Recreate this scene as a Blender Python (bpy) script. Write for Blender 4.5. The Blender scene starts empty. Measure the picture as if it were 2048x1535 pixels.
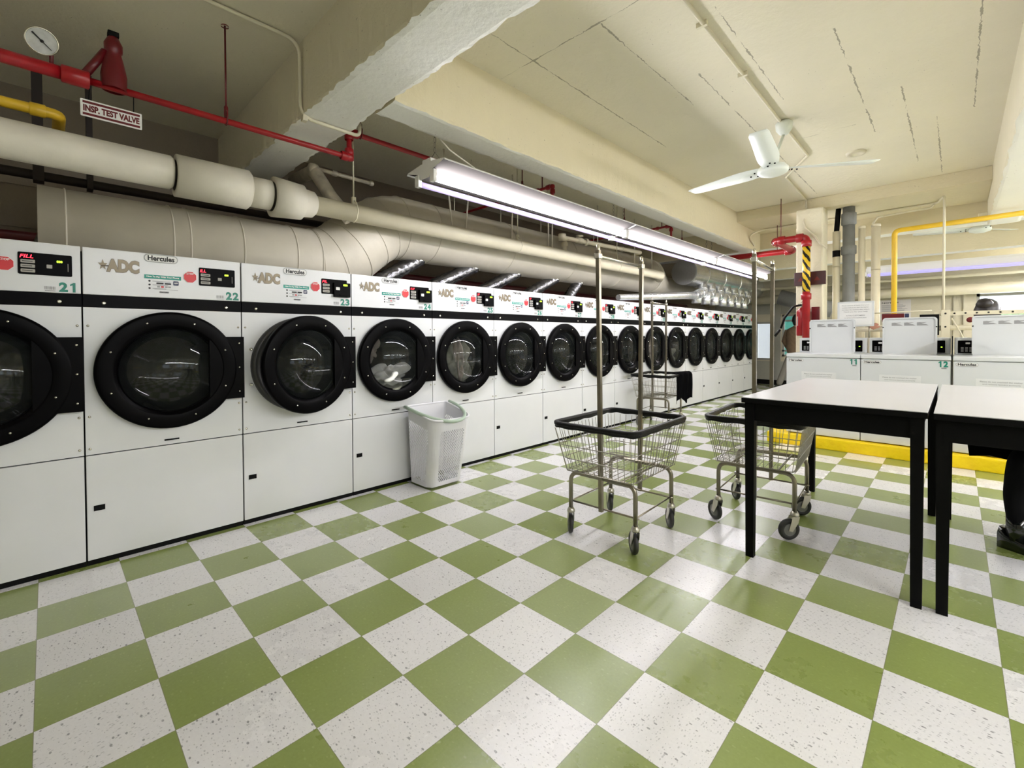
import bpy, bmesh, math, random
from mathutils import Vector, Matrix, Euler
random.seed(7)
PI = math.pi
S = bpy.context.scene
COL = S.collection
V = Vector

# ------------------------------------------------------------------ camera
cam_d = bpy.data.cameras.new('camera'); cam = bpy.data.objects.new('camera', cam_d); COL.objects.link(cam)
S.camera = cam
CX, CY, CZ = 3.2265, 0.0449, 1.1985
YAW, PIT, ROL = -0.7745, -0.0153, -0.0049
fw = V((math.sin(YAW)*math.cos(PIT), math.cos(YAW)*math.cos(PIT), math.sin(PIT)))
rt = V((math.cos(YAW), -math.sin(YAW), 0)); up = rt.cross(fw)
r2 = math.cos(ROL)*rt + math.sin(ROL)*up; u2 = -math.sin(ROL)*rt + math.cos(ROL)*up
mw = Matrix((r2, u2, -fw)).transposed().to_4x4(); mw.translation = V((CX, CY, CZ))
cam.matrix_world = mw
cam_d.sensor_fit = 'HORIZONTAL'; cam_d.sensor_width = 36.0
cam_d.lens = 909.63/2048*36.0
cam_d.shift_x = 1.28/2048; cam_d.shift_y = -79.34/2048
cam_d.clip_start = 0.05; cam_d.clip_end = 200

# ------------------------------------------------------------------ world, exposure
W = bpy.data.worlds.new('sky'); S.world = W; W.use_nodes = True
wn = W.node_tree.nodes['Background']; wn.inputs[0].default_value = (0.80, 0.92, 1.0, 1); wn.inputs[1].default_value = 2.2
S.view_settings.view_transform = 'Standard'; S.view_settings.look = 'None'
S.view_settings.gamma = 1.0; S.view_settings.use_curve_mapping = False
S.view_settings.exposure = 0.85
TUBE_POWER = 46.0        # emission of the tubes above the dryers
TUBE_POWER_FAR = 44.0    # tubes in the right bay and the added fill lamps

# ------------------------------------------------------------------ materials
def mat(name, col, rough=0.5, metal=0.0, spec=0.5, emit=None, es=0.0, var=0.0, vs=8.0, bump=0.0, bs=60.0, coat=0.0, trans=0.0, alpha=1.0):
    m = bpy.data.materials.new(name); m.use_nodes = True
    nt = m.node_tree; b = nt.nodes['Principled BSDF']
    c = (*col, 1) if len(col) == 3 else col
    b.inputs['Base Color'].default_value = c; b.inputs['Roughness'].default_value = rough
    b.inputs['Metallic'].default_value = metal; b.inputs['Specular IOR Level'].default_value = spec
    b.inputs['Coat Weight'].default_value = coat; b.inputs['Transmission Weight'].default_value = trans
    b.inputs['Alpha'].default_value = alpha
    if emit: b.inputs['Emission Color'].default_value = (*emit, 1); b.inputs['Emission Strength'].default_value = es
    if var or bump:
        tc = nt.nodes.new('ShaderNodeTexCoord')
        if var:
            n = nt.nodes.new('ShaderNodeTexNoise'); n.inputs['Scale'].default_value = vs; n.inputs['Detail'].default_value = 5
            nt.links.new(tc.outputs['Object'], n.inputs['Vector'])
            r = nt.nodes.new('ShaderNodeValToRGB'); r.color_ramp.elements[0].position = .3; r.color_ramp.elements[1].position = .7
            r.color_ramp.elements[0].color = tuple(max(0, v*(1-var)) for v in c[:3])+(1,); r.color_ramp.elements[1].color = tuple(min(1, v*(1+var)) for v in c[:3])+(1,)
            nt.links.new(n.outputs['Fac'], r.inputs[0]); nt.links.new(r.outputs[0], b.inputs['Base Color'])
        if bump:
            n2 = nt.nodes.new('ShaderNodeTexNoise'); n2.inputs['Scale'].default_value = bs; n2.inputs['Detail'].default_value = 4
            nt.links.new(tc.outputs['Object'], n2.inputs['Vector'])
            bp = nt.nodes.new('ShaderNodeBump'); bp.inputs['Strength'].default_value = bump; bp.inputs['Distance'].default_value = 0.01
            nt.links.new(n2.outputs['Fac'], bp.inputs['Height']); nt.links.new(bp.outputs[0], b.inputs['Normal'])
    return m

def M_(nt, op, a, b=None, c=None):
    n = nt.nodes.new('ShaderNodeMath'); n.operation = op
    for i, v in enumerate((a, b, c)):
        if v is None: continue
        if isinstance(v, (int, float)): n.inputs[i].default_value = v
        else: nt.links.new(v, n.inputs[i])
    return n.outputs[0]
def MIX(nt, f, a, b):
    n = nt.nodes.new('ShaderNodeMix'); n.data_type = 'RGBA'
    for i, v in ((0, f), (6, a), (7, b)):
        if isinstance(v, (int, float)): n.inputs[i].default_value = v
        elif isinstance(v, tuple): n.inputs[i].default_value = (*v[:3], 1)
        else: nt.links.new(v, n.inputs[i])
    return n.outputs[2]
def NOISE(nt, vec, scale, detail=3, rough=.5):
    n = nt.nodes.new('ShaderNodeTexNoise'); n.inputs['Scale'].default_value = scale; n.inputs['Detail'].default_value = detail
    n.inputs['Roughness'].default_value = rough
    if vec is not None: nt.links.new(vec, n.inputs['Vector'])
    return n.outputs['Fac']

def floor_mat():
    T = 0.3048
    m = bpy.data.materials.new('checkered_vinyl_tile'); m.use_nodes = True; nt = m.node_tree; b = nt.nodes['Principled BSDF']
    tc = nt.nodes.new('ShaderNodeTexCoord'); sx = nt.nodes.new('ShaderNodeSeparateXYZ'); nt.links.new(tc.outputs['Object'], sx.inputs[0])
    X, Y = sx.outputs[0], sx.outputs[1]
    u, v = M_(nt, 'DIVIDE', X, T), M_(nt, 'DIVIDE', Y, T)
    fu, fv = M_(nt, 'FLOOR', u), M_(nt, 'FLOOR', v)
    par = M_(nt, 'MODULO', M_(nt, 'ADD', M_(nt, 'ADD', fu, fv), 200.0), 2.0)      # 1 = green
    ru, rv = M_(nt, 'FRACT', u), M_(nt, 'FRACT', v)
    eu = M_(nt, 'MINIMUM', ru, M_(nt, 'SUBTRACT', 1.0, ru)); ev = M_(nt, 'MINIMUM', rv, M_(nt, 'SUBTRACT', 1.0, rv))
    edge = M_(nt, 'LESS_THAN', M_(nt, 'MINIMUM', eu, ev), 0.0035)
    # per-tile random value
    cx = nt.nodes.new('ShaderNodeCombineXYZ'); nt.links.new(fu, cx.inputs[0]); nt.links.new(fv, cx.inputs[1])
    wnz = nt.nodes.new('ShaderNodeTexWhiteNoise'); wnz.noise_dimensions = '2D'; nt.links.new(cx.outputs[0], wnz.inputs['Vector']); rnd = wnz.outputs['Value']
    # specks: stretched one way or the other depending on the tile
    def speck(sxv, syv, th, seed):
        mp = nt.nodes.new('ShaderNodeMapping'); mp.inputs['Scale'].default_value = (sxv, syv, 1); mp.inputs['Location'].default_value = (seed, seed*1.7, 0)
        mp.inputs['Rotation'].default_value = (0, 0, .15)
        nt.links.new(tc.outputs['Object'], mp.inputs[0])
        vo = nt.nodes.new('ShaderNodeTexVoronoi'); vo.inputs['Scale'].default_value = 1; vo.inputs['Randomness'].default_value = 1; vo.voronoi_dimensions = '2D'
        nt.links.new(mp.outputs[0], vo.inputs['Vector'])
        sc = nt.nodes.new('ShaderNodeSeparateColor'); nt.links.new(vo.outputs['Color'], sc.inputs[0])
        size = M_(nt, 'MULTIPLY', M_(nt, 'POWER', sc.outputs[0], 3.0), th)
        return M_(nt, 'LESS_THAN', vo.outputs['Distance'], size), sc.outputs[1]
    s1, c1 = speck(75, 135, .36, 3.1); s2, c2 = speck(135, 75, .36, 8.3); s3, c3 = speck(34, 60, .22, 5.7)
    pick = M_(nt, 'GREATER_THAN', rnd, .5)
    sp = MIX(nt, pick, s1, s2)
    big = M_(nt, 'MULTIPLY', s3, M_(nt, 'GREATER_THAN', c3, .55))
    cloud = NOISE(nt, tc.outputs['Object'], 3.0, 5)
    fine = NOISE(nt, tc.outputs['Object'], 90.0, 3)
    white = MIX(nt, fine, (0.74, 0.73, 0.74), (0.84, 0.83, 0.84))
    white = MIX(nt, M_(nt, 'MULTIPLY', sp, .42), white, (0.24, 0.24, 0.25))
    white = MIX(nt, M_(nt, 'MULTIPLY', big, .65), white, (0.13, 0.13, 0.14))
    green = MIX(nt, fine, (0.212, 0.268, 0.064), (0.275, 0.332, 0.100))
    green = MIX(nt, M_(nt, 'MULTIPLY', s3, .25), green, (0.42, 0.45, 0.2))
    col = MIX(nt, par, white, green)
    tone = M_(nt, 'ADD', M_(nt, 'MULTIPLY', rnd, .12), M_(nt, 'ADD', M_(nt, 'MULTIPLY', cloud, .16), .86))
    hs = nt.nodes.new('ShaderNodeHueSaturation'); nt.links.new(col, hs.inputs['Color']); nt.links.new(tone, hs.inputs['Value'])
    fin = MIX(nt, M_(nt, 'MULTIPLY', edge, .75), hs.outputs[0], (0.16, 0.16, 0.08))
    nt.links.new(fin, b.inputs['Base Color'])
    scuff = NOISE(nt, tc.outputs['Object'], 7.0, 6, .65)
    ro = M_(nt, 'ADD', M_(nt, 'MULTIPLY', scuff, .16), M_(nt, 'ADD', M_(nt, 'MULTIPLY', rnd, .14), .14))
    nt.links.new(ro, b.inputs['Roughness']); b.inputs['Specular IOR Level'].default_value = .5; b.inputs['Coat Roughness'].default_value = .24; nt.links.new(M_(nt, 'MULTIPLY', M_(nt, 'POWER', rnd, 1.6), 1.0), b.inputs['Coat Weight'])
    wav = NOISE(nt, tc.outputs['Object'], 9.0, 4); wv2 = NOISE(nt, tc.outputs['Object'], 45.0, 3)
    hgt = M_(nt, 'ADD', M_(nt, 'MULTIPLY', wav, .45), M_(nt, 'ADD', M_(nt, 'MULTIPLY', wv2, .30), M_(nt, 'MULTIPLY', rnd, .2)))
    bp = nt.nodes.new('ShaderNodeBump'); bp.inputs['Strength'].default_value = .16; bp.inputs['Distance'].default_value = .006
    nt.links.new(hgt, bp.inputs['Height']); nt.links.new(bp.outputs[0], b.inputs['Normal'])
    return m

def concrete_mat(name, col, cracksY=(), cracksX=(), rough_amt=.5):
    m = bpy.data.materials.new(name); m.use_nodes = True; nt = m.node_tree; b = nt.nodes['Principled BSDF']
    tc = nt.nodes.new('ShaderNodeTexCoord'); O = tc.outputs['Object']
    sx = nt.nodes.new('ShaderNodeSeparateXYZ'); nt.links.new(O, sx.inputs[0])
    cl = NOISE(nt, O, 1.3, 6, .6); fn = NOISE(nt, O, 22.0, 5, .6); pit = NOISE(nt, O, 75.0, 2)
    dark = tuple(v*.86 for v in col)
    c = MIX(nt, cl, dark, col)
    pits = M_(nt, 'MULTIPLY', M_(nt, 'GREATER_THAN', pit, .735), M_(nt, 'GREATER_THAN', NOISE(nt, O, 2.2, 3), .5))
    c = MIX(nt, M_(nt, 'MULTIPLY', pits, .6), c, (0.12, 0.10, 0.06))
    wob = M_(nt, 'MULTIPLY', M_(nt, 'SUBTRACT', fn, .5), .03)
    msk = None
    for axis, lst in ((0, cracksY), (1, cracksX)):
        for (p, a0, a1) in lst:
            d = M_(nt, 'ABSOLUTE', M_(nt, 'ADD', M_(nt, 'SUBTRACT', sx.outputs[axis], p), wob))
            ln = M_(nt, 'LESS_THAN', d, M_(nt, 'MULTIPLY', M_(nt, 'SUBTRACT', NOISE(nt, O, 6.0, 4), .36), .022))
            o = sx.outputs[1-axis]
            ln = M_(nt, 'MULTIPLY', ln, M_(nt, 'MULTIPLY', M_(nt, 'GREATER_THAN', o, a0), M_(nt, 'LESS_THAN', o, a1)))
            msk = ln if msk is None else M_(nt, 'MAXIMUM', msk, ln)
    if msk is not None: c = MIX(nt, M_(nt, 'MULTIPLY', msk, .62), c, (0.13, 0.11, 0.07))
    nt.links.new(c, b.inputs['Base Color']); b.inputs['Roughness'].default_value = .62
    b.inputs['Specular IOR Level'].default_value = .3
    h = M_(nt, 'ADD', M_(nt, 'MULTIPLY', fn, .6), M_(nt, 'MULTIPLY', cl, 1.2))
    bp = nt.nodes.new('ShaderNodeBump'); bp.inputs['Strength'].default_value = rough_amt; bp.inputs['Distance'].default_value = .02
    nt.links.new(h, bp.inputs['Height']); nt.links.new(bp.outputs[0], b.inputs['Normal'])
    return m

def stripe_mat():
    m = bpy.data.materials.new('hazard_tape'); m.use_nodes = True; nt = m.node_tree; b = nt.nodes['Principled BSDF']
    tc = nt.nodes.new('ShaderNodeTexCoord'); sx = nt.nodes.new('ShaderNodeSeparateXYZ'); nt.links.new(tc.outputs['Object'], sx.inputs[0])
    t = M_(nt, 'ADD', M_(nt, 'MULTIPLY', sx.outputs[2], 8.5), M_(nt, 'MULTIPLY', sx.outputs[0], 14.0))
    t = M_(nt, 'ADD', t, M_(nt, 'MULTIPLY', NOISE(nt, tc.outputs['Object'], 14.0, 2), .7))
    s = M_(nt, 'GREATER_THAN', M_(nt, 'FRACT', t), .42)
    nt.links.new(MIX(nt, s, (0.01, 0.01, 0.01), (0.80, 0.52, 0.03)), b.inputs['Base Color']); b.inputs['Roughness'].default_value = .35
    return m

CREAM = (0.66, 0.62, 0.50)
m_floor = floor_mat()
m_ceil = concrete_mat('painted_concrete_ceiling', (0.82, 0.77, 0.62),
    cracksY=[(2.70, 3.3, 5.2), (2.93, 4.4, 6.4), (1.24, 1.8, 4.2), (3.315, 2.5, 5.2), (2.27, 2.4, 4.0), (1.75, 2.3, 3.6), (1.95, 3.2, 6.9), (3.1, 5.2, 7.0)], cracksX=[(2.29, .93, 2.3), (4.9, 2.2, 2.6)])
m_beam = concrete_mat('painted_concrete_beam', (0.83, 0.775, 0.60), rough_amt=.5)
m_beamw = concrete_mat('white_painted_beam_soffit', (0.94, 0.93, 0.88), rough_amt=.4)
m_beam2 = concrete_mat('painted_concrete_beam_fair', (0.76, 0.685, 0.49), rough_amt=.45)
m_wall = concrete_mat('painted_wall', (0.62, 0.57, 0.44), rough_amt=.5)
m_wallg = concrete_mat('painted_wall_grey', (0.42, 0.41, 0.36), rough_amt=.3)
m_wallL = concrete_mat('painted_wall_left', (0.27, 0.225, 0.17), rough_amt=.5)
m_en = mat('white_enamel', (0.68, 0.69, 0.705), .22, var=.02, vs=3, bump=.04, bs=260)
m_en2 = mat('white_enamel_washer', (0.66, 0.68, 0.70), .25, var=.02, vs=3)
m_blk = mat('black_gloss_plastic', (0.0012, 0.0010, 0.0014), .34, spec=.05)
m_blkm = mat('black_matt', (0.004, 0.004, 0.004), .75, spec=.15)
m_blkt = mat('black_table_frame', (0.0015, 0.0015, 0.0015), .6, spec=.12)
m_rub = mat('black_rubber', (0.003, 0.003, 0.003), .42, spec=.25, bump=.2, bs=120)
m_glass = mat('door_glass', (0.012, 0.014, 0.014), .03, spec=.7, trans=0, alpha=.38)
m_drum = mat('drum_steel', (0.035, 0.035, 0.033), .6, metal=.3, var=.3, vs=20)
m_steel = mat('chromed_steel', (0.62, 0.60, 0.54), .22, metal=1, var=.12, vs=14)
m_steel2 = mat('worn_nickel_tube', (0.26, 0.235, 0.185), .28, metal=1, var=.18, vs=9)
m_wire = mat('wire_steel', (0.36, 0.345, 0.30), .28, metal=1)
m_galv = mat('galvanised_sheet', (0.74, 0.75, 0.76), .25, metal=.82, var=.12, vs=7, bump=.15, bs=12)
m_galvcap = mat('galvanised_cap', (0.28, 0.28, 0.28), .6, metal=.2, var=.05, vs=30)
m_foil = mat('foil_duct', (0.20, 0.20, 0.21), .22, metal=1, var=.35, vs=18, bump=.8, bs=30)
m_duct = mat('painted_duct', (0.56, 0.52, 0.43), .48, var=.06, vs=4, bump=.15, bs=9)
m_pipe = mat('cream_painted_pipe', (0.74, 0.68, 0.52), .38, var=.05, vs=5, bump=.12, bs=25)
m_pipew = mat('cream_pipe_covering', (0.72, 0.68, 0.58), .5, var=.06, vs=6, bump=.12, bs=25)
m_pipeg = mat('grey_iron_pipe', (0.20, 0.205, 0.20), .5, var=.1, vs=9, bump=.2, bs=40)
m_pipet = mat('old_grey_pipe', (0.42, 0.38, 0.30), .45, metal=.3, var=.25, vs=15)
m_red = mat('red_painted_pipe', (0.32, 0.005, 0.010), .32, var=.1, vs=12)
m_redd = mat('red_paint_dark', (0.12, 0.004, 0.008), .35)
m_yel = mat('yellow_gas_pipe', (0.78, 0.50, 0.03), .35, var=.06, vs=9)
m_curb = mat('yellow_curb_paint', (1.0, 0.69, 0.005), .38, var=.07, vs=14, bump=.5, bs=30)
m_cond = mat('cream_conduit', (0.70, 0.65, 0.50), .45)
m_fan = mat('fan_enamel', (0.76, 0.80, 0.75), .35)
m_fix = mat('fixture_enamel', (0.85, 0.84, 0.82), .35)
m_refl_dark = mat('reflector_darkened', (0.060, 0.055, 0.053), .7, spec=0.0)  # white reflector underside coloured near black to hold down tube glare
m_tube = mat('fluorescent_tube', (1, 1, 1), .5, emit=(0.98, 0.96, 1.0), es=TUBE_POWER)
m_tubev = mat('fluorescent_tube_violet', (0.16, 0.13, 0.24), .5, emit=(0.66, 0.55, 1.0), es=0.42)
m_tubef = mat('fluorescent_tube_far', (1, 1, 1), .5, emit=(0.96, 0.96, 1.0), es=TUBE_POWER_FAR)
m_tubefill = mat('added_rear_fill_tube', (1, 1, 1), .5, emit=(0.96, 0.96, 1.0), es=TUBE_POWER_FAR*.03)  # dim tubes of the added fill lamps behind the camera
m_tubeb = mat('fluorescent_tube_blue', (0.25, 0.23, 0.35), .5, emit=(0.55, 0.50, 1.0), es=.45)
m_badge = mat('bronze_badge', (0.20, 0.165, 0.115), .38, metal=.5)
m_badged = mat('badge_shadow_edge', (0.07, 0.05, 0.035), .5)
m_oval = mat('silver_oval', (0.36, 0.37, 0.37), .4)
m_ink = mat('black_ink', (0.008, 0.008, 0.01), .5)
m_grey = mat('grey_ink', (0.30, 0.30, 0.31), .6)
m_teal = mat('teal_label', (0.005, 0.27, 0.22), .4)
m_num = mat('green_numeral', (0.004, 0.20, 0.14), .4)
m_stop = mat('red_stop', (0.60, 0.02, 0.03), .4)
m_wtxt = mat('white_ink', (0.85, 0.85, 0.85), .5)
m_led = mat('red_led', (0.3, 0, 0), .4, emit=(1, .02, .04), es=3.0)
m_ledg = mat('green_led', (0.1, .3, 0), .4, emit=(.45, 1, .03), es=2.6)
m_key = mat('key_button', (0.40, 0.38, 0.35), .5)
m_navy = mat('navy_icon', (0.02, 0.03, 0.09), .4)
m_paper = mat('white_paper', (0.78, 0.78, 0.77), .6)
m_sticker = mat('clear_sticker', (0.72, 0.73, 0.74), .35)
m_gask = mat('grey_door_collar', (0.05, 0.05, 0.052), .3)
m_ttop = mat('white_laminate', (0.62, 0.62, 0.65), .32, var=.015, vs=2)
m_ham = mat('white_hamper_plastic', (0.70, 0.70, 0.73), .4)
m_hamg = mat('sage_green_handle', (0.42, 0.52, 0.42), .4)
m_hamc = mat('olive_caster', (0.10, 0.12, 0.05), .5)
m_cloth = mat('white_cloth', (0.92, 0.94, 0.88), .85, var=.08, vs=14, bump=.5, bs=20)
m_cloth2 = mat('olive_grey_cloth', (0.36, 0.37, 0.30), .9, var=.3, vs=9, bump=.5, bs=20)
m_cloth3 = mat('taupe_cloth', (0.66, 0.58, 0.50), .9, var=.3, vs=9, bump=.5, bs=20)
m_clothd = mat('black_cloth', (0.006, 0.006, 0.007), .9, spec=.1)
m_whl = mat('caster_tread', (0.02, 0.02, 0.02), .45)
m_whlg = mat('caster_hub', (0.22, 0.22, 0.21), .5)
m_cst = mat('caster_zinc', (0.55, 0.53, 0.47), .3, metal=1)
m_hair = mat('dark_hair', (0.012, 0.008, 0.010), .45, var=.4, vs=60)
m_skin = mat('skin', (0.48, 0.29, 0.21), .5)
m_brown = mat('brown_jacket', (0.19, 0.125, 0.075), .85, var=.15, vs=20)
m_gtrs = mat('grey_trousers', (0.27, 0.25, 0.22), .85)
m_boot = mat('black_boot', (0.006, 0.008, 0.007), .16, coat=.5)
m_frame = mat('grey_window_frame', (0.40, 0.39, 0.36), .5)
m_teac = mat('teal_curtain', (0.06, 0.55, 0.46), .8, emit=(0.10, 0.75, 0.62), es=.12, var=.15, vs=30)  # curtain given a faint glow for daylight behind the cloth
m_blind = mat('pale_blind', (0.80, 0.84, 0.86), .7, emit=(.85, .92, 1), es=.35)  # blind glows by itself in place of daylight coming through
m_leafg = mat('garden_hedge', (0.16, 0.25, 0.08), .9, var=.6, vs=9)
m_board = mat('notice_paper', (0.62, 0.59, 0.58), .6)
m_glassw = mat('window_glass', (0.9, 0.95, 0.97), .02, alpha=.12, spec=.5)
m_gauge = mat('gauge_face', (0.50, 0.51, 0.50), .35, var=.12, vs=40)
m_hz = stripe_mat()

# ------------------------------------------------------------------ mesh helpers
def box(bm, x0, x1, y0, y1, z0, z1, bev=0.0, mi=0):
    r = bmesh.ops.create_cube(bm, size=1)
    vs = r['verts']
    for v in vs: v.co = V(((x0+x1)/2+v.co.x*(x1-x0), (y0+y1)/2+v.co.y*(y1-y0), (z0+z1)/2+v.co.z*(z1-z0)))
    fs = set(f for v in vs for f in v.link_faces)
    for f in fs: f.material_index = mi
    if bev:
        es = list(set(e for v in vs for e in v.link_edges))
        b = bmesh.ops.bevel(bm, geom=es, offset=bev, segments=2, profile=.6, affect='EDGES')
        for f in b['faces']: f.material_index = mi
def fillet(pts, r, n=6):
    pts = [V(p) for p in pts]
    if r <= 0 or len(pts) < 3: return pts
    out = [pts[0]]
    for i in range(1, len(pts)-1):
        a, b, c = pts[i-1], pts[i], pts[i+1]
        d1 = (a-b); d2 = (c-b); l1, l2 = d1.length, d2.length
        if l1 < 1e-6 or l2 < 1e-6: continue
        d1.normalize(); d2.normalize(); ang = d1.angle(d2, PI)
        if ang > PI-0.02: out.append(b); continue
        t = min(r/math.tan(ang/2), l1*.48, l2*.48)
        p0, p2 = b+d1*t, b+d2*t
        for k in range(n+1):
            s = k/n; out.append((1-s)**2*p0 + 2*s*(1-s)*b + s*s*p2)
    out.append(pts[-1]); return out
def tube(bm, pts, r, seg=12, fil=0.0, closed=False, cap=True, mi=0, n=6, smooth=True):
    P = fillet(pts, fil, n) if not closed else [V(p) for p in pts]
    N = len(P)
    R = r if isinstance(r, (list, tuple)) else [r]*N
    if len(R) != N: R = [r[0]]*N
    rings = []; prev = None
    for i in range(N):
        if closed: t = (P[(i+1) % N]-P[(i-1) % N])
        else: t = (P[min(i+1, N-1)]-P[max(i-1, 0)])
        if t.length < 1e-9: t = V((0, 0, 1))
        t.normalize()
        if prev is None:
            a = V((0, 0, 1)) if abs(t.z) < .9 else V((1, 0, 0))
            u = t.cross(a).normalized()
        else:
            u = (prev - t*prev.dot(t)); u = u.normalized() if u.length > 1e-6 else t.orthogonal().normalized()
        prev = u; w = t.cross(u)
        rings.append([bm.verts.new(P[i]+(u*math.cos(2*PI*k/seg)+w*math.sin(2*PI*k/seg))*R[i]) for k in range(seg)])
    rng = range(N) if closed else range(N-1)
    for i in rng:
        a, b = rings[i], rings[(i+1) % N]
        for k in range(seg):
            f = bm.faces.new((a[k], a[(k+1) % seg], b[(k+1) % seg], b[k])); f.material_index = mi; f.smooth = smooth
    if cap and not closed:
        for ring in (rings[0], rings[-1]):
            try: f = bm.faces.new(ring); f.material_index = mi
            except ValueError: pass
def lathe(bm, prof, origin, axis='z', seg=32, mi=0, smooth=True):
    """prof: (radius, height) list"""
    O = V(origin); A = {'x': V((1, 0, 0)), 'y': V((0, 1, 0)), 'z': V((0, 0, 1))}[axis] if isinstance(axis, str) else V(axis).normalized()
    U = A.orthogonal().normalized(); Wv = A.cross(U); rings = []
    for (r, h) in prof:
        if r < 1e-6: rings.append([bm.verts.new(O+A*h)])
        else: rings.append([bm.verts.new(O+A*h+(U*math.cos(2*PI*k/seg)+Wv*math.sin(2*PI*k/seg))*r) for k in range(seg)])
    for a, b in zip(rings, rings[1:]):
        for k in range(seg):
            if len(a) == 1 and len(b) == 1: break
            if len(a) == 1: vs = (a[0], b[(k+1) % seg], b[k])
            elif len(b) == 1: vs = (a[k], a[(k+1) % seg], b[0])
            else: vs = (a[k], a[(k+1) % seg], b[(k+1) % seg], b[k])
            f = bm.faces.new(vs); f.material_index = mi; f.smooth = smooth
def prism(bm, poly, fn, d0, d1, mi=0):
    """poly 2D outline, fn(u,v,d)->point"""
    a = [bm.verts.new(fn(u, v, d0)) for u, v in poly]; b = [bm.verts.new(fn(u, v, d1)) for u, v in poly]
    fs = [bm.faces.new(a), bm.faces.new(b[::-1])]
    n = len(poly)
    for i in range(n): fs.append(bm.faces.new((a[i], b[i], b[(i+1) % n], a[(i+1) % n])))
    for f in fs: f.material_index = mi
def rrect(u0, u1, v0, v1, r, n=5):
    out = []
    for cx, cy, a0 in ((u1-r, v1-r, 0), (u0+r, v1-r, 90), (u0+r, v0+r, 180), (u1-r, v0+r, 270)):
        for k in range(n+1):
            a = math.radians(a0+90*k/n); out.append((cx+r*math.cos(a), cy+r*math.sin(a)))
    return out
FX = lambda u, v, d: V((d, u, v))        # face looking +x: u along y, v up
FY = lambda u, v, d: V((u, -d, v))       # face looking -y: u along x, v up
_txt = {}
def text_mesh(s, bold=0.0, sx=1.0):
    k = (s, bold, sx)
    if k not in _txt:
        c = bpy.data.curves.new('t', 'FONT'); c.body = s; c.size = 1; c.offset = bold; c.resolution_u = 3; c.align_x = 'LEFT'
        o = bpy.data.objects.new('t', c); COL.objects.link(o)
        dg = bpy.context.evaluated_depsgraph_get(); dg.update()
        me = o.evaluated_get(dg).to_mesh()
        vs = [v.co.copy() for v in me.vertices]; fs = [tuple(p.vertices) for p in me.polygons]
        o.evaluated_get(dg).to_mesh_clear(); bpy.data.objects.remove(o); bpy.data.curves.remove(c)
        x0 = min(v.x for v in vs); x1 = max(v.x for v in vs); y0 = min(v.y for v in vs); y1 = max(v.y for v in vs)
        _txt[k] = ([((v.x-x0)/(x1-x0), (v.y-y0)/(y1-y0)) for v in vs], fs)
    return _txt[k]
def text(bm, s, u0, u1, v0, v1, fn, d, mi=0, bold=0.0, slant=0.0):
    vs, fs = text_mesh(s, bold)
    bv = [bm.verts.new(fn(u0+(a+slant*b)*(u1-u0), v0+b*(v1-v0), d)) for a, b in vs]
    for f in fs:
        try: q = bm.faces.new([bv[i] for i in f]); q.material_index = mi
        except ValueError: pass
def numerals(bm, s, u0, u1, v0, v1, fn, d):
    w = (u1-u0)/len(s)
    for i, ch in enumerate(s):
        a, c = u0+w*(i+.06), u0+w*(i+.94)
        if ch == '1':
            P = [(.40, 0), (.72, 0), (.72, 1), (.50, 1), (.10, .80), (.10, .64), (.40, .76)]
            prism(bm, [(a+(c-a)*x, v0+(v1-v0)*y) for x, y in P], fn, d-.0006, d, 0)
        else: text(bm, ch, a, c, v0, v1, fn, d, 0, bold=.05)
def lines(bm, u0, u1, v0, v1, n, fn, d, mi=0, h=.45, ragged=.2):
    st = (v1-v0)/n
    for i in range(n):
        v = v1-(i+.5)*st; e = u1-(u1-u0)*ragged*random.random()
        prism(bm, [(u0, v-st*h/2), (e, v-st*h/2), (e, v+st*h/2), (u0, v+st*h/2)], fn, d, d+.0006, mi)
def mesh(name, bm, mats, smooth=False):
    me = bpy.data.meshes.new(name); bmesh.ops.recalc_face_normals(bm, faces=bm.faces[:]); bm.to_mesh(me); bm.free()
    for m in (mats if isinstance(mats, (list, tuple)) else [mats]): me.materials.append(m)
    return me
def obj(name, data, mats=None, parent=None, loc=None, rot=None):
    if isinstance(data, bmesh.types.BMesh): data = mesh(name, data, mats)
    o = bpy.data.objects.new(name, data); COL.objects.link(o)
    if parent: o.parent = parent
    if loc is not None: o.location = loc
    if rot is not None: o.rotation_euler = rot
    return o
def tag(o, label, cat, group=None):
    o['label'] = label; o['category'] = cat
    if group: o['group'] = group
    return o
def thing(name, label, cat, loc=(0, 0, 0), rz=0.0, group=None):
    o = bpy.data.objects.new(name, None); COL.objects.link(o); o.location = loc; o.rotation_euler = (0, 0, rz)
    o.empty_display_size = .1
    return tag(o, label, cat, group)
def struct(name, bm, mats):
    o = obj(name, bm, mats); o['kind'] = 'structure'; return o
def islands(bm):
    seen = set(); out = []
    for v in bm.verts:
        if v in seen: continue
        st = [v]; seen.add(v); comp = []
        while st:
            a = st.pop(); comp.append(a)
            for e in a.link_edges:
                w = e.other_vert(a)
                if w not in seen: seen.add(w); st.append(w)
        out.append(comp)
    res = []
    for comp in out:
        nb = bmesh.new(); mp = {v: nb.verts.new(v.co) for v in comp}
        for f in {f for v in comp for f in v.link_faces}:
            nf = nb.faces.new([mp[v] for v in f.verts]); nf.material_index = f.material_index; nf.smooth = f.smooth
        res.append(nb)
    bm.free(); return res
def objs(name, bm, mats, parent=None):
    return [obj(name, q, mats, parent) for q in islands(bm)]
def meshes(name, bm, mats): return [mesh(name, q, mats) for q in islands(bm)]
def bxo(name, dims, mats, parent=None, bev=0.0, **k):
    bm = bmesh.new(); box(bm, *dims, bev=bev); return obj(name, bm, mats, parent, **k)

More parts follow.
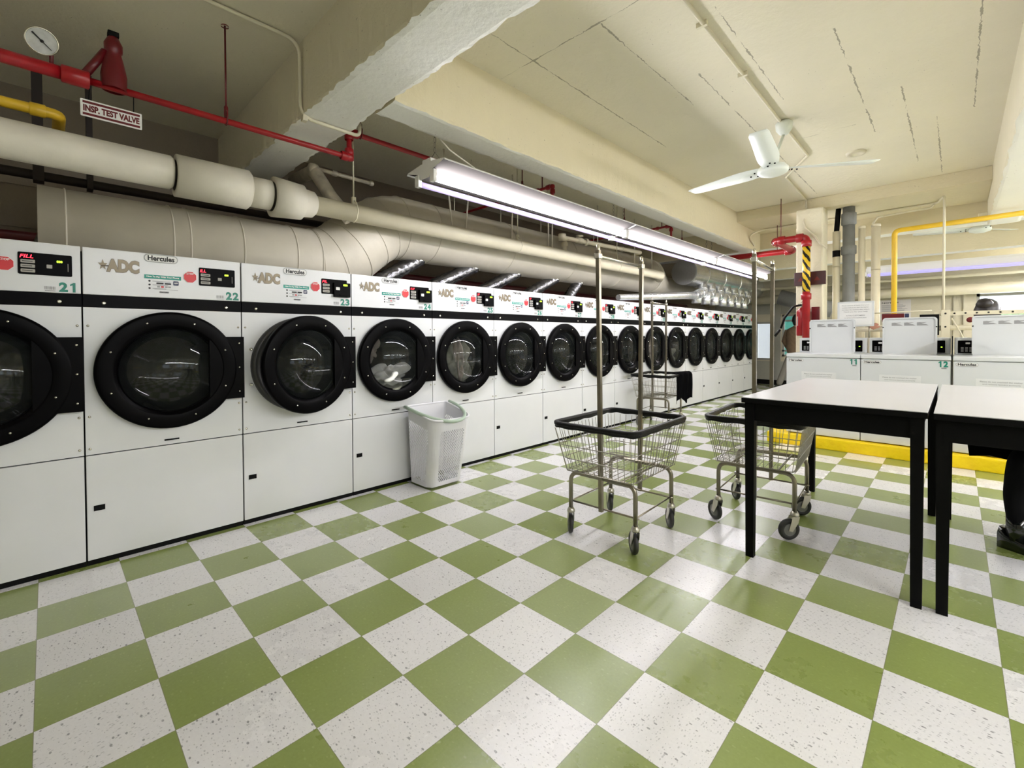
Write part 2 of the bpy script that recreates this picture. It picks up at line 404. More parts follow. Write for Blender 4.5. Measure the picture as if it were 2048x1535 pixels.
# ------------------------------------------------------------------ room shell
XL, XR, Y0, Y1, HC = -1.55, 7.2, -2.6, 12.6, 3.0
b = bmesh.new(); box(b, XL, XR, Y0, Y1, -.1, 0); struct('floor', b, m_floor)
b = bmesh.new(); box(b, XL-.2, XR+.2, Y0-.2, Y1+.2, HC, HC+.15); struct('ceiling', b, m_ceil)
b = bmesh.new(); box(b, XL-.15, XL, Y0, Y1, 0, HC)
for z in (1.74, 1.86, 2.0, 2.3): box(b, XL, XL+.012, Y0, Y1, z, z+.012)
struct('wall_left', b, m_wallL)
b = bmesh.new(); box(b, XL-.15, XR+.15, Y0-.15, Y0, 0, HC); struct('wall_front', b, m_wall)
def wall_with_holes(bm, a0, a1, z0, z1, holes, fn):
    us = sorted({a0, a1, *[h[0] for h in holes], *[h[1] for h in holes]}); vs = sorted({z0, z1, *[h[2] for h in holes], *[h[3] for h in holes]})
    for u0, u1 in zip(us, us[1:]):
        for v0, v1 in zip(vs, vs[1:]):
            mu, mv = (u0+u1)/2, (v0+v1)/2
            if any(h[0] < mu < h[1] and h[2] < mv < h[3] for h in holes): continue
            fn(u0, u1, v0, v1)
b = bmesh.new()
WINB = [(-.42, .02, .60, 1.55), (.18, .95, .70, 1.72), (3.5, 5.6, 1.1, 2.2)]
wall_with_holes(b, XL-.15, XR+.15, 0, HC, WINB, lambda u0, u1, v0, v1: box(b, u0, u1, Y1, Y1+.15, v0, v1))
struct('wall_back', b, m_wall)
b = bmesh.new(); WINR = [(3.0, 4.6, 1.2, 2.3), (5.4, 7.0, 1.2, 2.3), (8.0, 9.6, 1.2, 2.3), (-.4, 1.2, 1.2, 2.3)]
wall_with_holes(b, Y0, Y1, 0, HC, WINR, lambda u0, u1, v0, v1: box(b, XR, XR+.15, u0, u1, v0, v1))
struct('wall_right', b, m_wall)
def window(name, fn, u0, u1, v0, v1, mull, curtain=None):
    b = bmesh.new(); t = .045
    for (a0, a1, c0, c1) in [(u0, u0+t, v0, v1), (u1-t, u1, v0, v1), (u0, u1, v0, v0+t), (u0, u1, v1-t, v1)]+mull:
        fn(b, a0, a1, c0, c1, 0, .07)
    w = obj(name, b, m_frame); w['kind'] = 'structure'
    g = bmesh.new(); fn(g, u0, u1, v0, v1, .03, .036); obj('window_pane', g, m_glassw, w)
    if curtain:
        g = bmesh.new(); fn(g, u0+t, u1-t, v0+t, v1-t, .075, .085); obj('blind', g, curtain, w)
    return w
BY = lambda bm, a0, a1, c0, c1, d0, d1: box(bm, a0, a1, Y1+.02+d0, Y1+.02+d1, c0, c1)
BX = lambda bm, a0, a1, c0, c1, d0, d1: box(bm, XR+.02+d0, XR+.02+d1, a0, a1, c0, c1)
window('window_1', BY, -.42, .02, .60, 1.55, [], m_blind)
window('window_2', BY, .18, .95, .70, 1.72, [(.18, .95, 1.55, 1.59), (.18, .95, .82, .86)], m_teac)
window('window_3', BY, 3.5, 5.6, 1.1, 2.2, [(3.5, 5.6, 1.94, 1.99), (4.5, 4.54, 1.1, 2.2)])
for k, h in enumerate(WINR): window('window_%d' % (k+4), BX, *h, [((h[0]+h[1])/2-.02, (h[0]+h[1])/2+.02, h[2], h[3])])
# grey panelling low on the back wall at the far end of the dryers
b = bmesh.new(); box(b, -1.4, 1.6, Y1-.02, Y1, .12, .58); box(b, .04, .16, Y1-.04, Y1, .12, 2.1); box(b, -1.4, 1.6, Y1-.02, Y1, 1.74, 2.1); struct('trim_1', b, m_wallg)
b = bmesh.new(); box(b, -1.4, XR, Y1-.03, Y1, 0, .12); struct('baseboard_back', b, m_blkm)
# hedge and wall outside the far right window
b = bmesh.new(); bmesh.ops.create_grid(b, x_segments=60, y_segments=20, size=1)
for v in b.verts: v.co = V((4.5+v.co.x*5, 17+random.uniform(-.25, .25), .6+v.co.y*1.15+random.uniform(-.06, .06)))
o = obj('garden_hedge', b, m_leafg); o['kind'] = 'stuff'; tag(o, 'green garden hedge outside the far right window', 'hedge')

# beams: ragged lower edges
def beam(name, x0, x1, y0, y1, z0, z1, along, m, jit=.007, n=160):
    b = bmesh.new(); L0, L1 = (x0, x1) if along == 'x' else (y0, y1); C0, C1 = (y0, y1) if along == 'x' else (x0, x1)
    rows = []
    rr = random.Random(name+str(x0)+str(y0))
    ja = jb = 0
    for i in range(n+1):
        t = L0+(L1-L0)*i/n; ja = ja*.6+rr.uniform(-1, 1)*jit; jb = jb*.6+rr.uniform(-1, 1)*jit
        prof = [(C0, z1), (C0+ja*.3, z0+.02), (C0+.004+ja, z0+.003+abs(jb)*.4), (C0+.03, z0), (C1-.03, z0), (C1-.004+jb, z0+.003+abs(ja)*.4), (C1+jb*.3, z0+.02), (C1, z1)]
        rows.append([b.verts.new(V((t, c, z)) if along == 'x' else V((c, t, z))) for c, z in prof])
    for a, c in zip(rows, rows[1:]):
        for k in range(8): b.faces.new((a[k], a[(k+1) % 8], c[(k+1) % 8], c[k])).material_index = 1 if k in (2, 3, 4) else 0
    b.faces.new(rows[0]); b.faces.new(rows[-1])
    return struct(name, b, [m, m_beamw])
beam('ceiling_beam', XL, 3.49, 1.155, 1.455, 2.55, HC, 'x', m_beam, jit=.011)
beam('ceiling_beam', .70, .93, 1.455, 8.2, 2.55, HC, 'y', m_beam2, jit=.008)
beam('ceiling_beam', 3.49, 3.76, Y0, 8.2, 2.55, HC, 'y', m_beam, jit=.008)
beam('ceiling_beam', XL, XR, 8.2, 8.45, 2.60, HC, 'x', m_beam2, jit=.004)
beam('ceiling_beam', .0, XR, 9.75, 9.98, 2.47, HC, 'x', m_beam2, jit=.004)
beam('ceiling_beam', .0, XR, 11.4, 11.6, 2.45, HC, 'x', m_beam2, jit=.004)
b = bmesh.new(); box(b, .93, 3.49, 7.10, 8.2, 2.853, HC, bev=.006); struct('ceiling_soffit_beam', b, m_beam2)
b = bmesh.new(); box(b, 1.70, 2.0, 7.0, 7.3, 0, 2.853, bev=.02); struct('column', b, m_beam)

# ------------------------------------------------------------------ dryers
DX, DY0, DP, DH = -.036, .1778, .7391, 1.683
GAP = .0035
DC, DZ = .3695, 1.02     # drum centre
def holed_panel(bm, y0, y1, z0, z1, cy, cz, r, x0, x1, n=64):
    angs = sorted(set([2*PI*k/n for k in range(n)]+[math.atan2(z-cz, y-cy) % (2*PI) for y in (y0, y1) for z in (z0, z1)]))
    rows = []
    for a in angs:
        c, s = math.cos(a), math.sin(a)
        t = min([(y1-cy)/c if c > 1e-9 else 9, (y0-cy)/c if c < -1e-9 else 9, (z1-cz)/s if s > 1e-9 else 9, (z0-cz)/s if s < -1e-9 else 9])
        po = (cy+c*t, cz+s*t); pi = (cy+c*r, cz+s*r)
        rows.append([bm.verts.new((x1, *pi)), bm.verts.new((x1, *po)), bm.verts.new((x0, *po)), bm.verts.new((x0, *pi))])
    for i in range(len(rows)):
        a, c = rows[i], rows[(i+1) % len(rows)]
        for k in range(4): bm.faces.new((a[k], a[(k+1) % 4], c[(k+1) % 4], c[k]))
D = {}
b = bmesh.new()
box(b, -1.05, -.03, .004, .016, .0, 1.44); box(b, -1.05, -.03, DP-.016, DP-.004, 0, 1.44); box(b, -1.05, -.03, .016, DP-.016, 1.42, 1.44)
box(b, -1.05, -1.04, .016, DP-.016, 0, 1.42); box(b, -.17, -.03, .004, DP-.004, 1.44, DH-.002, bev=.004); D['cabinet'] = mesh('cabinet', b, m_en)
b = bmesh.new(); box(b, -.05, -.012, .002, DP-.002, 0, .034); D['kick_plate'] = mesh('kick_plate', b, m_blkm)
b = bmesh.new(); box(b, -.03, 0, GAP, DP-GAP, .030, .583, bev=.003); D['lower_panel'] = mesh('lower_panel', b, m_en)
b = bmesh.new(); box(b, 0, .0035, .03, .075, .288, .316); D['panel_pull'] = mesh('panel_pull', b, m_blkm)
b = bmesh.new(); box(b, -.034, -.018, .0, DP, .578, .594); box(b, -.034, -.018, -.002, .006, .02, 1.66); D['seam'] = meshes('seam', b, m_blkm)
b = bmesh.new(); holed_panel(b, GAP, DP-GAP, .589, 1.367, DC, DZ, .262, -.03, 0); D['front_panel'] = mesh('front_panel', b, m_en)
b = bmesh.new()
for y in (.02, DP-.02):
    for z in (.62, 1.27, .79): lathe(b, [(.0065, 0), (.0065, .003), (.003, .0055), (0, .0055)], (0, y, z), 'x', 10)
D['screw'] = meshes('screw', b, m_steel)
b = bmesh.new(); box(b, 0, .006, .335, .405, .612, .620, bev=.001); D['latch'] = mesh('latch', b, m_blkm)
b = bmesh.new(); box(b, -.03, .001, GAP*.5, DP-GAP*.5, 1.368, 1.434, bev=.002); D['band'] = mesh('band', b, m_blk)
b = bmesh.new()
for y in (.085, .655): lathe(b, [(.010, 0), (.010, .002), (.006, .005), (.002, .0055), (0, .004)], (.001, y, 1.392), 'x', 12)
D['band_lock'] = meshes('band_lock', b, m_steel)
b = bmesh.new(); box(b, -.03, 0, GAP, DP-GAP, 1.435, DH, bev=.004); D['control_panel'] = mesh('control_panel', b, m_en)
# door (origin at hinge axis y=.725)
HY = .725
def ringprof(bm, prof, cy, cz, seg=72, mi=0): lathe(bm, prof, (0, cy, cz), 'x', seg, mi)
b = bmesh.new()
ringprof(b, [(.233, .006), (.328, .006), (.333, .010), (.333, .038), (.327, .046), (.319, .048), (.262, .048), (.254, .046), (.240, .026), (.232, .022), (.233, .006)], DC-HY, DZ)
D['door'] = mesh('door', b, m_blk)
b = bmesh.new(); prism(b, [(.205, .195), (.24, .190), (.39+0, .190), (.39, -.193), (.24, -.193), (.205, -.200)], lambda u, v, d: V((d, DC-HY+u-.02, DZ+v)), .006, .046)
D['hinge_plate'] = mesh('hinge_plate', b, m_blk)
b = bmesh.new(); ringprof(b, [(0, .030), (.236, .030), (.236, .024), (0, .024)], DC-HY, DZ, 48); D['door_glass'] = mesh('door_glass', b, m_glass)
b = bmesh.new(); ringprof(b, [(.238, .026), (.246, .0), (.250, -.03), (.246, -.03), (.234, .0), (.236, .024)], DC-HY, DZ, 64); D['door_collar'] = mesh('door_collar', b, m_gask)
b = bmesh.new()
for k in range(8):
    a = 2*PI*(k+.5)/8; yy, zz = DC-HY+.287*math.cos(a), DZ+.287*math.sin(a)
    lathe(b, [(.0055, 0), (.0045, .0025), (0, .003)], (.05, yy, zz), 'x', 10)
for z in (-.15, 0, .15): lathe(b, [(.0055, 0), (.0045, .0025), (0, .003)], (.046, -.012, DZ+z), 'x', 10)
D['door_bolts'] = meshes('door_bolt', b, m_steel)
b = bmesh.new()
ringprof(b, [(.262, .0), (.262, -.06), (.30, -.08), (.30, -.70), (.29, -.72), (0, -.72)], DC, DZ, 48)
for k in range(3):
    a = 2*PI*k/3+.4; c, s = math.cos(a), math.sin(a)
    prism(b, [(.30, -.03), (.245, -.008), (.245, .008), (.30, .03)], lambda u, v, d: V((d, DC+u*c-v*s, DZ+u*s+v*c)), -.68, -.1)
D['drum'] = mesh('drum', b, m_drum)
# badges and labels on the control panel
b = bmesh.new()
st = [(.083+.020*math.cos(PI/2+k*PI/5)*(1 if k % 2 == 0 else .42), 1.597+.030*math.sin(PI/2+k*PI/5)*(1 if k % 2 == 0 else .42)) for k in range(10)]
for k in range(10): prism(b, [(.083, 1.597), st[k], st[(k+1) % 10]], FX, .0004, .0035, 0)
prism(b, [(.074, 1.588), (.12, 1.592), (.12, 1.597), (.078, 1.594)], FX, .0004, .0038, 1)
text(b, 'ADC', .096, .236, 1.560, 1.634, FX, .0010, 1, bold=.075); text(b, 'ADC', .0975, .2345, 1.562, 1.632, FX, .0040, 0, bold=.055)
D['maker_badge'] = mesh('maker_badge', b, [m_badge, m_badged])
b = bmesh.new()
def oval(bm, u0, u1, v0, v1, fn, d, s, mi_rim=0, mi_in=1, mi_t=2):
    h = (v1-v0)
    prism(bm, rrect(u0, u1, v0, v1, h/2-.0005, 8), fn, d, d+.0015, mi_rim)
    prism(bm, rrect(u0+h*.10, u1-h*.10, v0+h*.10, v1-h*.10, h*.4-.0005, 8), fn, d+.0015, d+.002, mi_in)
    text(bm, s, u0+h*.38, u1-h*.36, v0+h*.20, v1-h*.16, fn, d+.0026, mi_t, bold=.035)
oval(b, .255, .412, 1.634, 1.680, FX, .0005, 'Hercules'); D['name_badge'] = mesh('name_badge', b, [m_oval, m_paper, m_ink])
b = bmesh.new()
prism(b, [(.256, 1.541), (.426, 1.541), (.426, 1.563), (.256, 1.563)], FX, .0004, .0012, 0)
text(b, 'How To Pay With Your Phone', .266, .416, 1.546, 1.558, FX, .0018, 1, bold=.03)
for i, z in enumerate((1.528, 1.507, 1.487)):
    prism(b, [(.279+.0055*math.cos(a*PI/4), z+.0055*math.sin(a*PI/4)) for a in range(8)], FX, .0004, .0012, 2)
    prism(b, [(.292, z-.0022), (.375-.01*i, z-.0022), (.375-.01*i, z+.0012), (.292, z+.0012)], FX, .0004, .001, 3)
prism(b, rrect(.310, .343, 1.512, 1.521, .002, 3), FX, .0004, .0012, 2); prism(b, rrect(.348, .378, 1.512, 1.521, .002, 3), FX, .0004, .0012, 2)
prism(b, rrect(.388, .414, 1.510, 1.535, .004, 3), FX, .0004, .0014, 4); text(b, 'APP', .392, .410, 1.518, 1.527, FX, .002, 1, bold=.02)
for i, (y, c) in enumerate(((.313, 3), (.331, 5), (.349, 3), (.364, 3))): prism(b, [(y, 1.493), (y+.013, 1.493), (y+.013, 1.502), (y, 1.502)], FX, .0004, .001, c)
prism(b, [(.30, 1.481), (.41, 1.481), (.41, 1.483), (.30, 1.483)], FX, .0004, .001, 3)
prism(b, rrect(.322, .368, 1.462, 1.472, .003, 3), FX, .0004, .001, 3); text(b, 'Hercules', .326, .364, 1.4635, 1.471, FX, .0016, 2, bold=.02)
D['payment_label'] = mesh('payment_label', b, [m_teal, m_wtxt, m_ink, m_grey, m_navy, m_stop])
b = bmesh.new()
oc = lambda r: [(.470+r*math.cos(PI/8+k*PI/4), 1.565+r*1.05*math.sin(PI/8+k*PI/4)) for k in range(8)]
prism(b, oc(.0345), FX, .0004, .004, 1); prism(b, oc(.0325), FX, .004, .005, 0); text(b, 'STOP', .452, .488, 1.579, 1.590, FX, .0056, 1, bold=.02)
D['stop_button'] = mesh('stop_button', b, [m_stop, m_wtxt])
b = bmesh.new()
prism(b, rrect(.514, .704, 1.520, 1.628, .006, 4), FX, .0004, .004, 0)
for z in (1.584, 1.561, 1.538): prism(b, rrect(.523, .572, z-.008, z+.008, .003, 3), FX, .004, .006, 1); lines(b, .528, .567, z-.003, z+.003, 1, FX, .006, 0)
prism(b, rrect(.612, .632, 1.556, 1.574, .002, 3), FX, .004, .005, 1)
prism(b, [(.688, 1.545), (.690, 1.545), (.690, 1.585), (.688, 1.585)], FX, .004, .0046, 1)
D['display'] = mesh('display', b, [m_blk, m_key])
b = bmesh.new(); prism(b, rrect(.600, .722, 1.500, 1.606, .006, 4), FX, .004, .022, 0); prism(b, rrect(.612, .640, 1.55, 1.572, .003, 3), FX, .022, .024, 1)
prism(b, rrect(.640, .712, 1.51, 1.522, .003, 3), FX, .022, .03, 0); D['card_reader'] = mesh('card_reader', b, [m_blk, m_paper])
b = bmesh.new()
for k in range(11):
    w = random.uniform(.0012, .003); y = .603+k*.0038
    prism(b, [(y, 1.450), (y+w, 1.450), (y+w, 1.466), (y, 1.466)], FX, .0004, .001, 0)
prism(b, [(.604, 1.443), (.642, 1.443), (.642, 1.446), (.604, 1.446)], FX, .0004, .001, 0)
D['barcode'] = mesh('barcode_sticker', b, m_grey)
def led_mesh(s, w):
    b = bmesh.new(); text(b, s, .520, .520+w, 1.600, 1.617, FX, .0045, 0, bold=.01, slant=.1); return mesh('message_lights', b, m_led)
b = bmesh.new(); text(b, '030', .648, .669, 1.587, 1.598, FX, .0045, 0, bold=.03); D['cl'] = mesh('countdown_lights', b, m_ledg)
b = bmesh.new(); text(b, '030', .668, .700, 1.582, 1.596, FX, .0225, 0, bold=.03); D['cl2'] = mesh('countdown_lights', b, m_ledg)

DESC = {21: 'cut off by the left edge of the photo', 22: 'pale reflection in its dark door glass', 23: 'its round door standing slightly ajar',
        24: 'white cloth lying at the bottom of its drum', 25: 'greyish green garment tumbling behind its glass', 26: 'between dryers 25 and 27, third past the laundry hamper',
        27: 'fourth door beyond the hamper, left of the near rack pole', 28: 'door crossed by the near cart rack pole', 29: 'between the two poles of the near cart rack',
        30: 'behind the left rim of the far wire cart', 31: 'above the black garment on the far wire cart', 32: 'just right of the far wire cart',
        33: 'fourth from the far end of the row', 34: 'third from the far end of the row', 35: 'second from the far end of the row', 36: 'last dryer at the far end of the row'}
def build_dryer(num):
    k = num-22; y = DY0+k*DP
    t = thing('tumble_dryer', 'white tumble dryer numbered %d, %s' % (num, DESC[num]), 'dryer', (DX, y, 0), group='row of white tumble dryers along the left wall')
    obj('cabinet', D['cabinet'], parent=t); obj('kick_plate', D['kick_plate'], parent=t); [obj('seam_strip', q, parent=t) for q in D['seam']]
    lp = obj('lower_panel', D['lower_panel'], parent=t); obj('panel_pull', D['panel_pull'], parent=lp)
    fp = obj('front_panel', D['front_panel'], parent=t); [obj('screw', q, parent=fp) for q in D['screw']]; obj('latch', D['latch'], parent=fp)
    bd = obj('trim_band', D['band'], parent=t); [obj('lock', q, parent=bd) for q in D['band_lock']]
    cp = obj('control_panel', D['control_panel'], parent=t)
    for nm in ('maker_badge', 'name_badge', 'payment_label', 'stop_button', 'display'): obj(nm, D[nm], parent=cp)
    obj('barcode_sticker', D['barcode'], parent=cp)
    b = bmesh.new(); numerals(b, str(num), .652, .727, 1.441, 1.490, FX, .0012); obj('number', mesh('number', b, m_num), parent=cp)
    s, w = {21: ('FILL', .046), 22: ('ILL', .030), 23: ('FIL', .034), 24: ('F.27', .036)}.get(num, ('27', .028))
    obj('message_lights', led_mesh(s, w), parent=cp)
    if num >= 23: obj('card_reader', D['card_reader'], parent=cp); obj('countdown_lights', D['cl2'], parent=cp)
    else: obj('countdown_lights', D['cl'], parent=cp)
    d = obj('door', D['door'], parent=t, loc=(0, HY, 0), rot=(0, 0, math.radians(13.0) if num == 23 else 0))
    obj('hinge_plate', D['hinge_plate'], parent=d); obj('door_glass', D['door_glass'], parent=d); obj('door_collar', D['door_collar'], parent=d); [obj('bolt', q, parent=d) for q in D['door_bolts']]
    obj('drum', D['drum'], parent=t)
    if num == 23:
        b = bmesh.new()
        for z in (.9, 1.13): lathe(b, [(.011, 0), (.011, .004), (.007, .008), (.004, .005), (0, .005)], (0, .052, z), 'x', 14)
        objs('door_catch', b, m_steel, fp)
        b = bmesh.new(); ringprof(b, [(.262, .0), (.268, .030), (.300, .034), (.318, .028), (.322, 0)], DC, DZ, 64); obj('drum_opening_ring', b, m_gask, fp)
    return t
for n in range(21, 37): build_dryer(n)

# laundry in drums
def heap(name, label, cat, c, s, m, seed, amp=.35, sub=5, rot=(0, 0, 0), fr=(3, 10)):
    rr = random.Random(seed); b = bmesh.new(); bmesh.ops.create_icosphere(b, subdivisions=sub, radius=1)
    ks = [(V((rr.uniform(-1, 1), rr.uniform(-1, 1), rr.uniform(-1, 1)))*rr.uniform(*fr), rr.uniform(0, 6), rr.uniform(.3, 1)) for _ in range(14)]
    for v in b.verts:
        d = sum(math.sin(k.dot(v.co)+p)*a for k, p, a in ks)/len(ks)
        f = 1+amp*2.2*(abs(d)**.7*(1 if d > 0 else -1)); q = v.co*f; v.co = V((q.x*s[0], q.y*s[1], q.z*s[2]))
    for f in b.faces: f.smooth = True
    o = obj(name, b, m, loc=c, rot=rot); return tag(o, label, cat)
def dc(num): return DY0+(num-22)*DP+DC
heap('towel', 'white cloth heaped at the bottom of the drum of dryer 24', 'laundry', (-.12, dc(24)-.05, .885), (.10, .17, .080), m_cloth, 4, .5, rot=(.25, 0, 0))
heap('shirt', 'dark olive clothing under the white cloth in dryer 24', 'laundry', (-.13, dc(24)+.06, .805), (.10, .15, .05), m_cloth2, 9, .5)
heap('trousers', 'tan clothing falling at upper left inside dryer 24', 'laundry', (-.28, dc(24)-.10, 1.12), (.06, .07, .11), m_cloth3, 12, .5)
heap('jacket', 'olive grey garment tumbling in the drum of dryer 25', 'laundry', (-.13, dc(25)-.03, .95), (.07, .15, .17), m_cloth2, 21, .5)
heap('scarf', 'pale taupe garment rising at right inside dryer 25', 'laundry', (-.11, dc(25)-.04, .96), (.075, .045, .18), m_cloth3, 33, .5)
heap('blouse', 'pale pink garment in the drum of dryer 30', 'laundry', (-.13, dc(30)-.04, .98), (.06, .11, .18), m_cloth3, 41, .5)
heap('sheet', 'grey laundry low in the drum of dryer 31', 'laundry', (-.16, dc(31), .88), (.08, .15, .11), m_cloth2, 51, .5)

# ------------------------------------------------------------------ top-load washers
WX0, WP, WY = 1.862, .667, 5.85
def washer(i, num, desc):
    x0 = WX0+i*WP+(.008 if i >= 2 else 0)
    t = thing('top_load_washer', 'white top-load washer %s' % desc, 'washer', (x0, WY, .12), group='white top-load washers with raised lids')
    b = bmesh.new(); box(b, .003, WP-.003, 0, .68, .01, .84, bev=.006); obj('cabinet', b, m_en2, t)
    b = bmesh.new(); box(b, .001, WP-.001, -.006, .68, .845, .885, bev=.008); box(b, .02, WP-.02, .02, .5, .838, .846); obj('top_deck', b, m_en2, t)
    cb = bmesh.new(); box(cb, .01, WP-.01, .56, .68, .885, 1.055, bev=.008); cb = obj('control_console', cb, m_en2, t)
    b = bmesh.new(); prism(b, rrect(.035, WP-.05, .900, 1.025, .006, 4), lambda u, v, d: V((u, .56-d, v)), 0, .004); obj('control_face', b, m_blk, cb)
    b = bmesh.new(); F = lambda u, v, d: V((u, .556-d, v))
    for k in range(3):
        for j in range(4): prism(b, [(.055+k*.030, .915+j*.012), (.075+k*.030, .915+j*.012), (.075+k*.030, .922+j*.012), (.055+k*.030, .922+j*.012)], F, 0, .001, 0)
    prism(b, rrect(.088, .12, .99, 1.008, .004, 3), F, 0, .002, 1); prism(b, rrect(.54, .556, .93, .945, .002, 3), F, 0, .001, 0); prism(b, rrect(.585, .597, .955, .962, .002, 3), F, 0, .001, 2)
    obj('keypad', b, [m_grey, m_wtxt, m_ledg], cb)
    # raised lid
    lx0, lx1 = .130, .560
    b = bmesh.new(); F = lambda u, v, d: V((u, .50-d, v))
    prism(b, rrect(lx0, lx1, .875, 1.265, .03, 6), F, 0, .018, 0)
    o2 = rrect(lx0, lx1, .875, 1.265, .03, 6); i2 = rrect(lx0+.014, lx1-.014, .89, 1.251, .022, 6)
    n = len(o2)
    for k in range(n):
        q = [o2[k], o2[(k+1) % n], i2[(k+1) % n], i2[k]]
        a = [b.verts.new(F(u, v, .018)) for u, v in q]; c = [b.verts.new(F(u, v, .030)) for u, v in q]
        for fs in ((c[0], c[1], c[2], c[3]), (a[0], a[1], c[1], c[0]), (a[2], a[3], c[3], c[2])): b.faces.new(fs)
    ld = obj('lid', b, m_en2, t)
    b = bmesh.new()
    for k in range(3):
        u = .205+k*.100
        prism(b, [(u, 1.180), (u+.092, 1.180), (u+.070, 1.193), (u+.036, 1.198), (u+.078, 1.214), (u+.040, 1.211), (u+.024, 1.214), (u, 1.212)], lambda a, c, d: V((a, .482-d, c)), 0, .002)
    obj('lid_emblem', b, m_grey, ld)
    b = bmesh.new()
    for u in (lx0+.006, lx1-.006): lathe(b, [(.006, 0), (.006, .008), (0, .01)], (u, .47, 1.165), (0, -1, 0), 10)
    objs('lid_bumper', b, m_blkm, ld)
    b = bmesh.new(); oval(b, .02, .165, .795, .830, FY, .0005, 'Hercules'); o = obj('name_badge', b, [m_oval, m_paper, m_ink], t)
    if num:
        b = bmesh.new(); numerals(b, num, .575, .648, .782, .838, FY, .002); obj('number', b, m_num, t)
        b = bmesh.new(); prism(b, [(.600, .765), (.635, .765), (.635, .778), (.600, .778)], FY, .0005, .0015); obj('sticker', b, m_grey, t)
    b = bmesh.new(); prism(b, [(.15, .59), (.46, .59), (.46, .69), (.15, .69)], FY, .0003, .001, 0)
    text(b, 'Please do not overload the washer', .175, .43, .660, .672, FY, .0022, 1, bold=.01); text(b, 'and remove laundry promptly', .19, .42, .636, .648, FY, .0022, 1, bold=.01)
    obj('notice_sticker', b, [m_sticker, m_grey], t)
    return t
washer(0, '11', 'numbered 11, at the left end of the yellow curb')
washer(1, '12', 'numbered 12, between washer 11 and the black gap')
washer(2, None, 'right of the black gap beside washer 12, its number out of frame')
b = bmesh.new(); box(b, 0, .006, 0, .62, .14, 1.19); tag(obj('gap_sheet', b, m_blkm, loc=(WX0+2*WP+.001, WY-.004, 0)), 'thin black sheet in the gap right of washer 12', 'divider')  # flat black sheet set into the gap between the washers
# yellow curb
b = bmesh.new(); box(b, 1.69, 5.2, 5.77, 6.75, 0, .12, bev=.012); o = struct('curb_trim_2', b, m_curb); o.name = 'trim_2'

# ------------------------------------------------------------------ tables
def table(x0, x1, y0, y1, h, label, legs):
    t = thing('folding_table', label, 'table', (x0, y0, 0), group='white topped tables with black frames')
    w, l = x1-x0, y1-y0
    b = bmesh.new(); box(b, 0, w, 0, l, h-.004, h, bev=.0015); obj('tabletop', b, m_ttop, t)
    b = bmesh.new(); box(b, 0, w, 0, l, h-.03, h-.0045, bev=.002); obj('tabletop_edge', b, m_blkt, t)
    b = bmesh.new(); i = .03; a = .125
    for (p, q, r, s) in ((i, w-i, i, i+.02), (i, w-i, l-i-.02, l-i), (i, i+.02, i+.02, l-i-.02), (w-i-.02, w-i, i+.02, l-i-.02)): box(b, p, q, r, s, h-a, h-.031)
    obj('apron', b, m_blkt, t)
    for (px, py) in legs:
        b = bmesh.new(); q = .021
        vs = []
        for z, k in ((h-.031, 1.12), (0, .92)):
            vs.append([b.verts.new((px+sx*q*k, py+sy*q*k, z)) for sx, sy in ((-1, -1), (1, -1), (1, 1), (-1, 1))])
        for k in range(4): b.faces.new((vs[0][k], vs[0][(k+1) % 4], vs[1][(k+1) % 4], vs[1][k]))
        b.faces.new(vs[0]); b.faces.new(vs[1]); obj('leg', b, m_blkt, t)
    return t
table(2.395, 3.142, 2.675, 4.22, .87, 'white topped table with black frame standing nearest the wire carts', [(.035, .045), (.712, .045), (.040, 1.49), (.722, 1.482)])
table(3.160, 3.91, 2.675, 4.22, .87, 'white topped table with black frame at the right edge, person sitting behind', [(.030, .055), (.715, .055), (.032, 1.478), (.715, 1.48)])

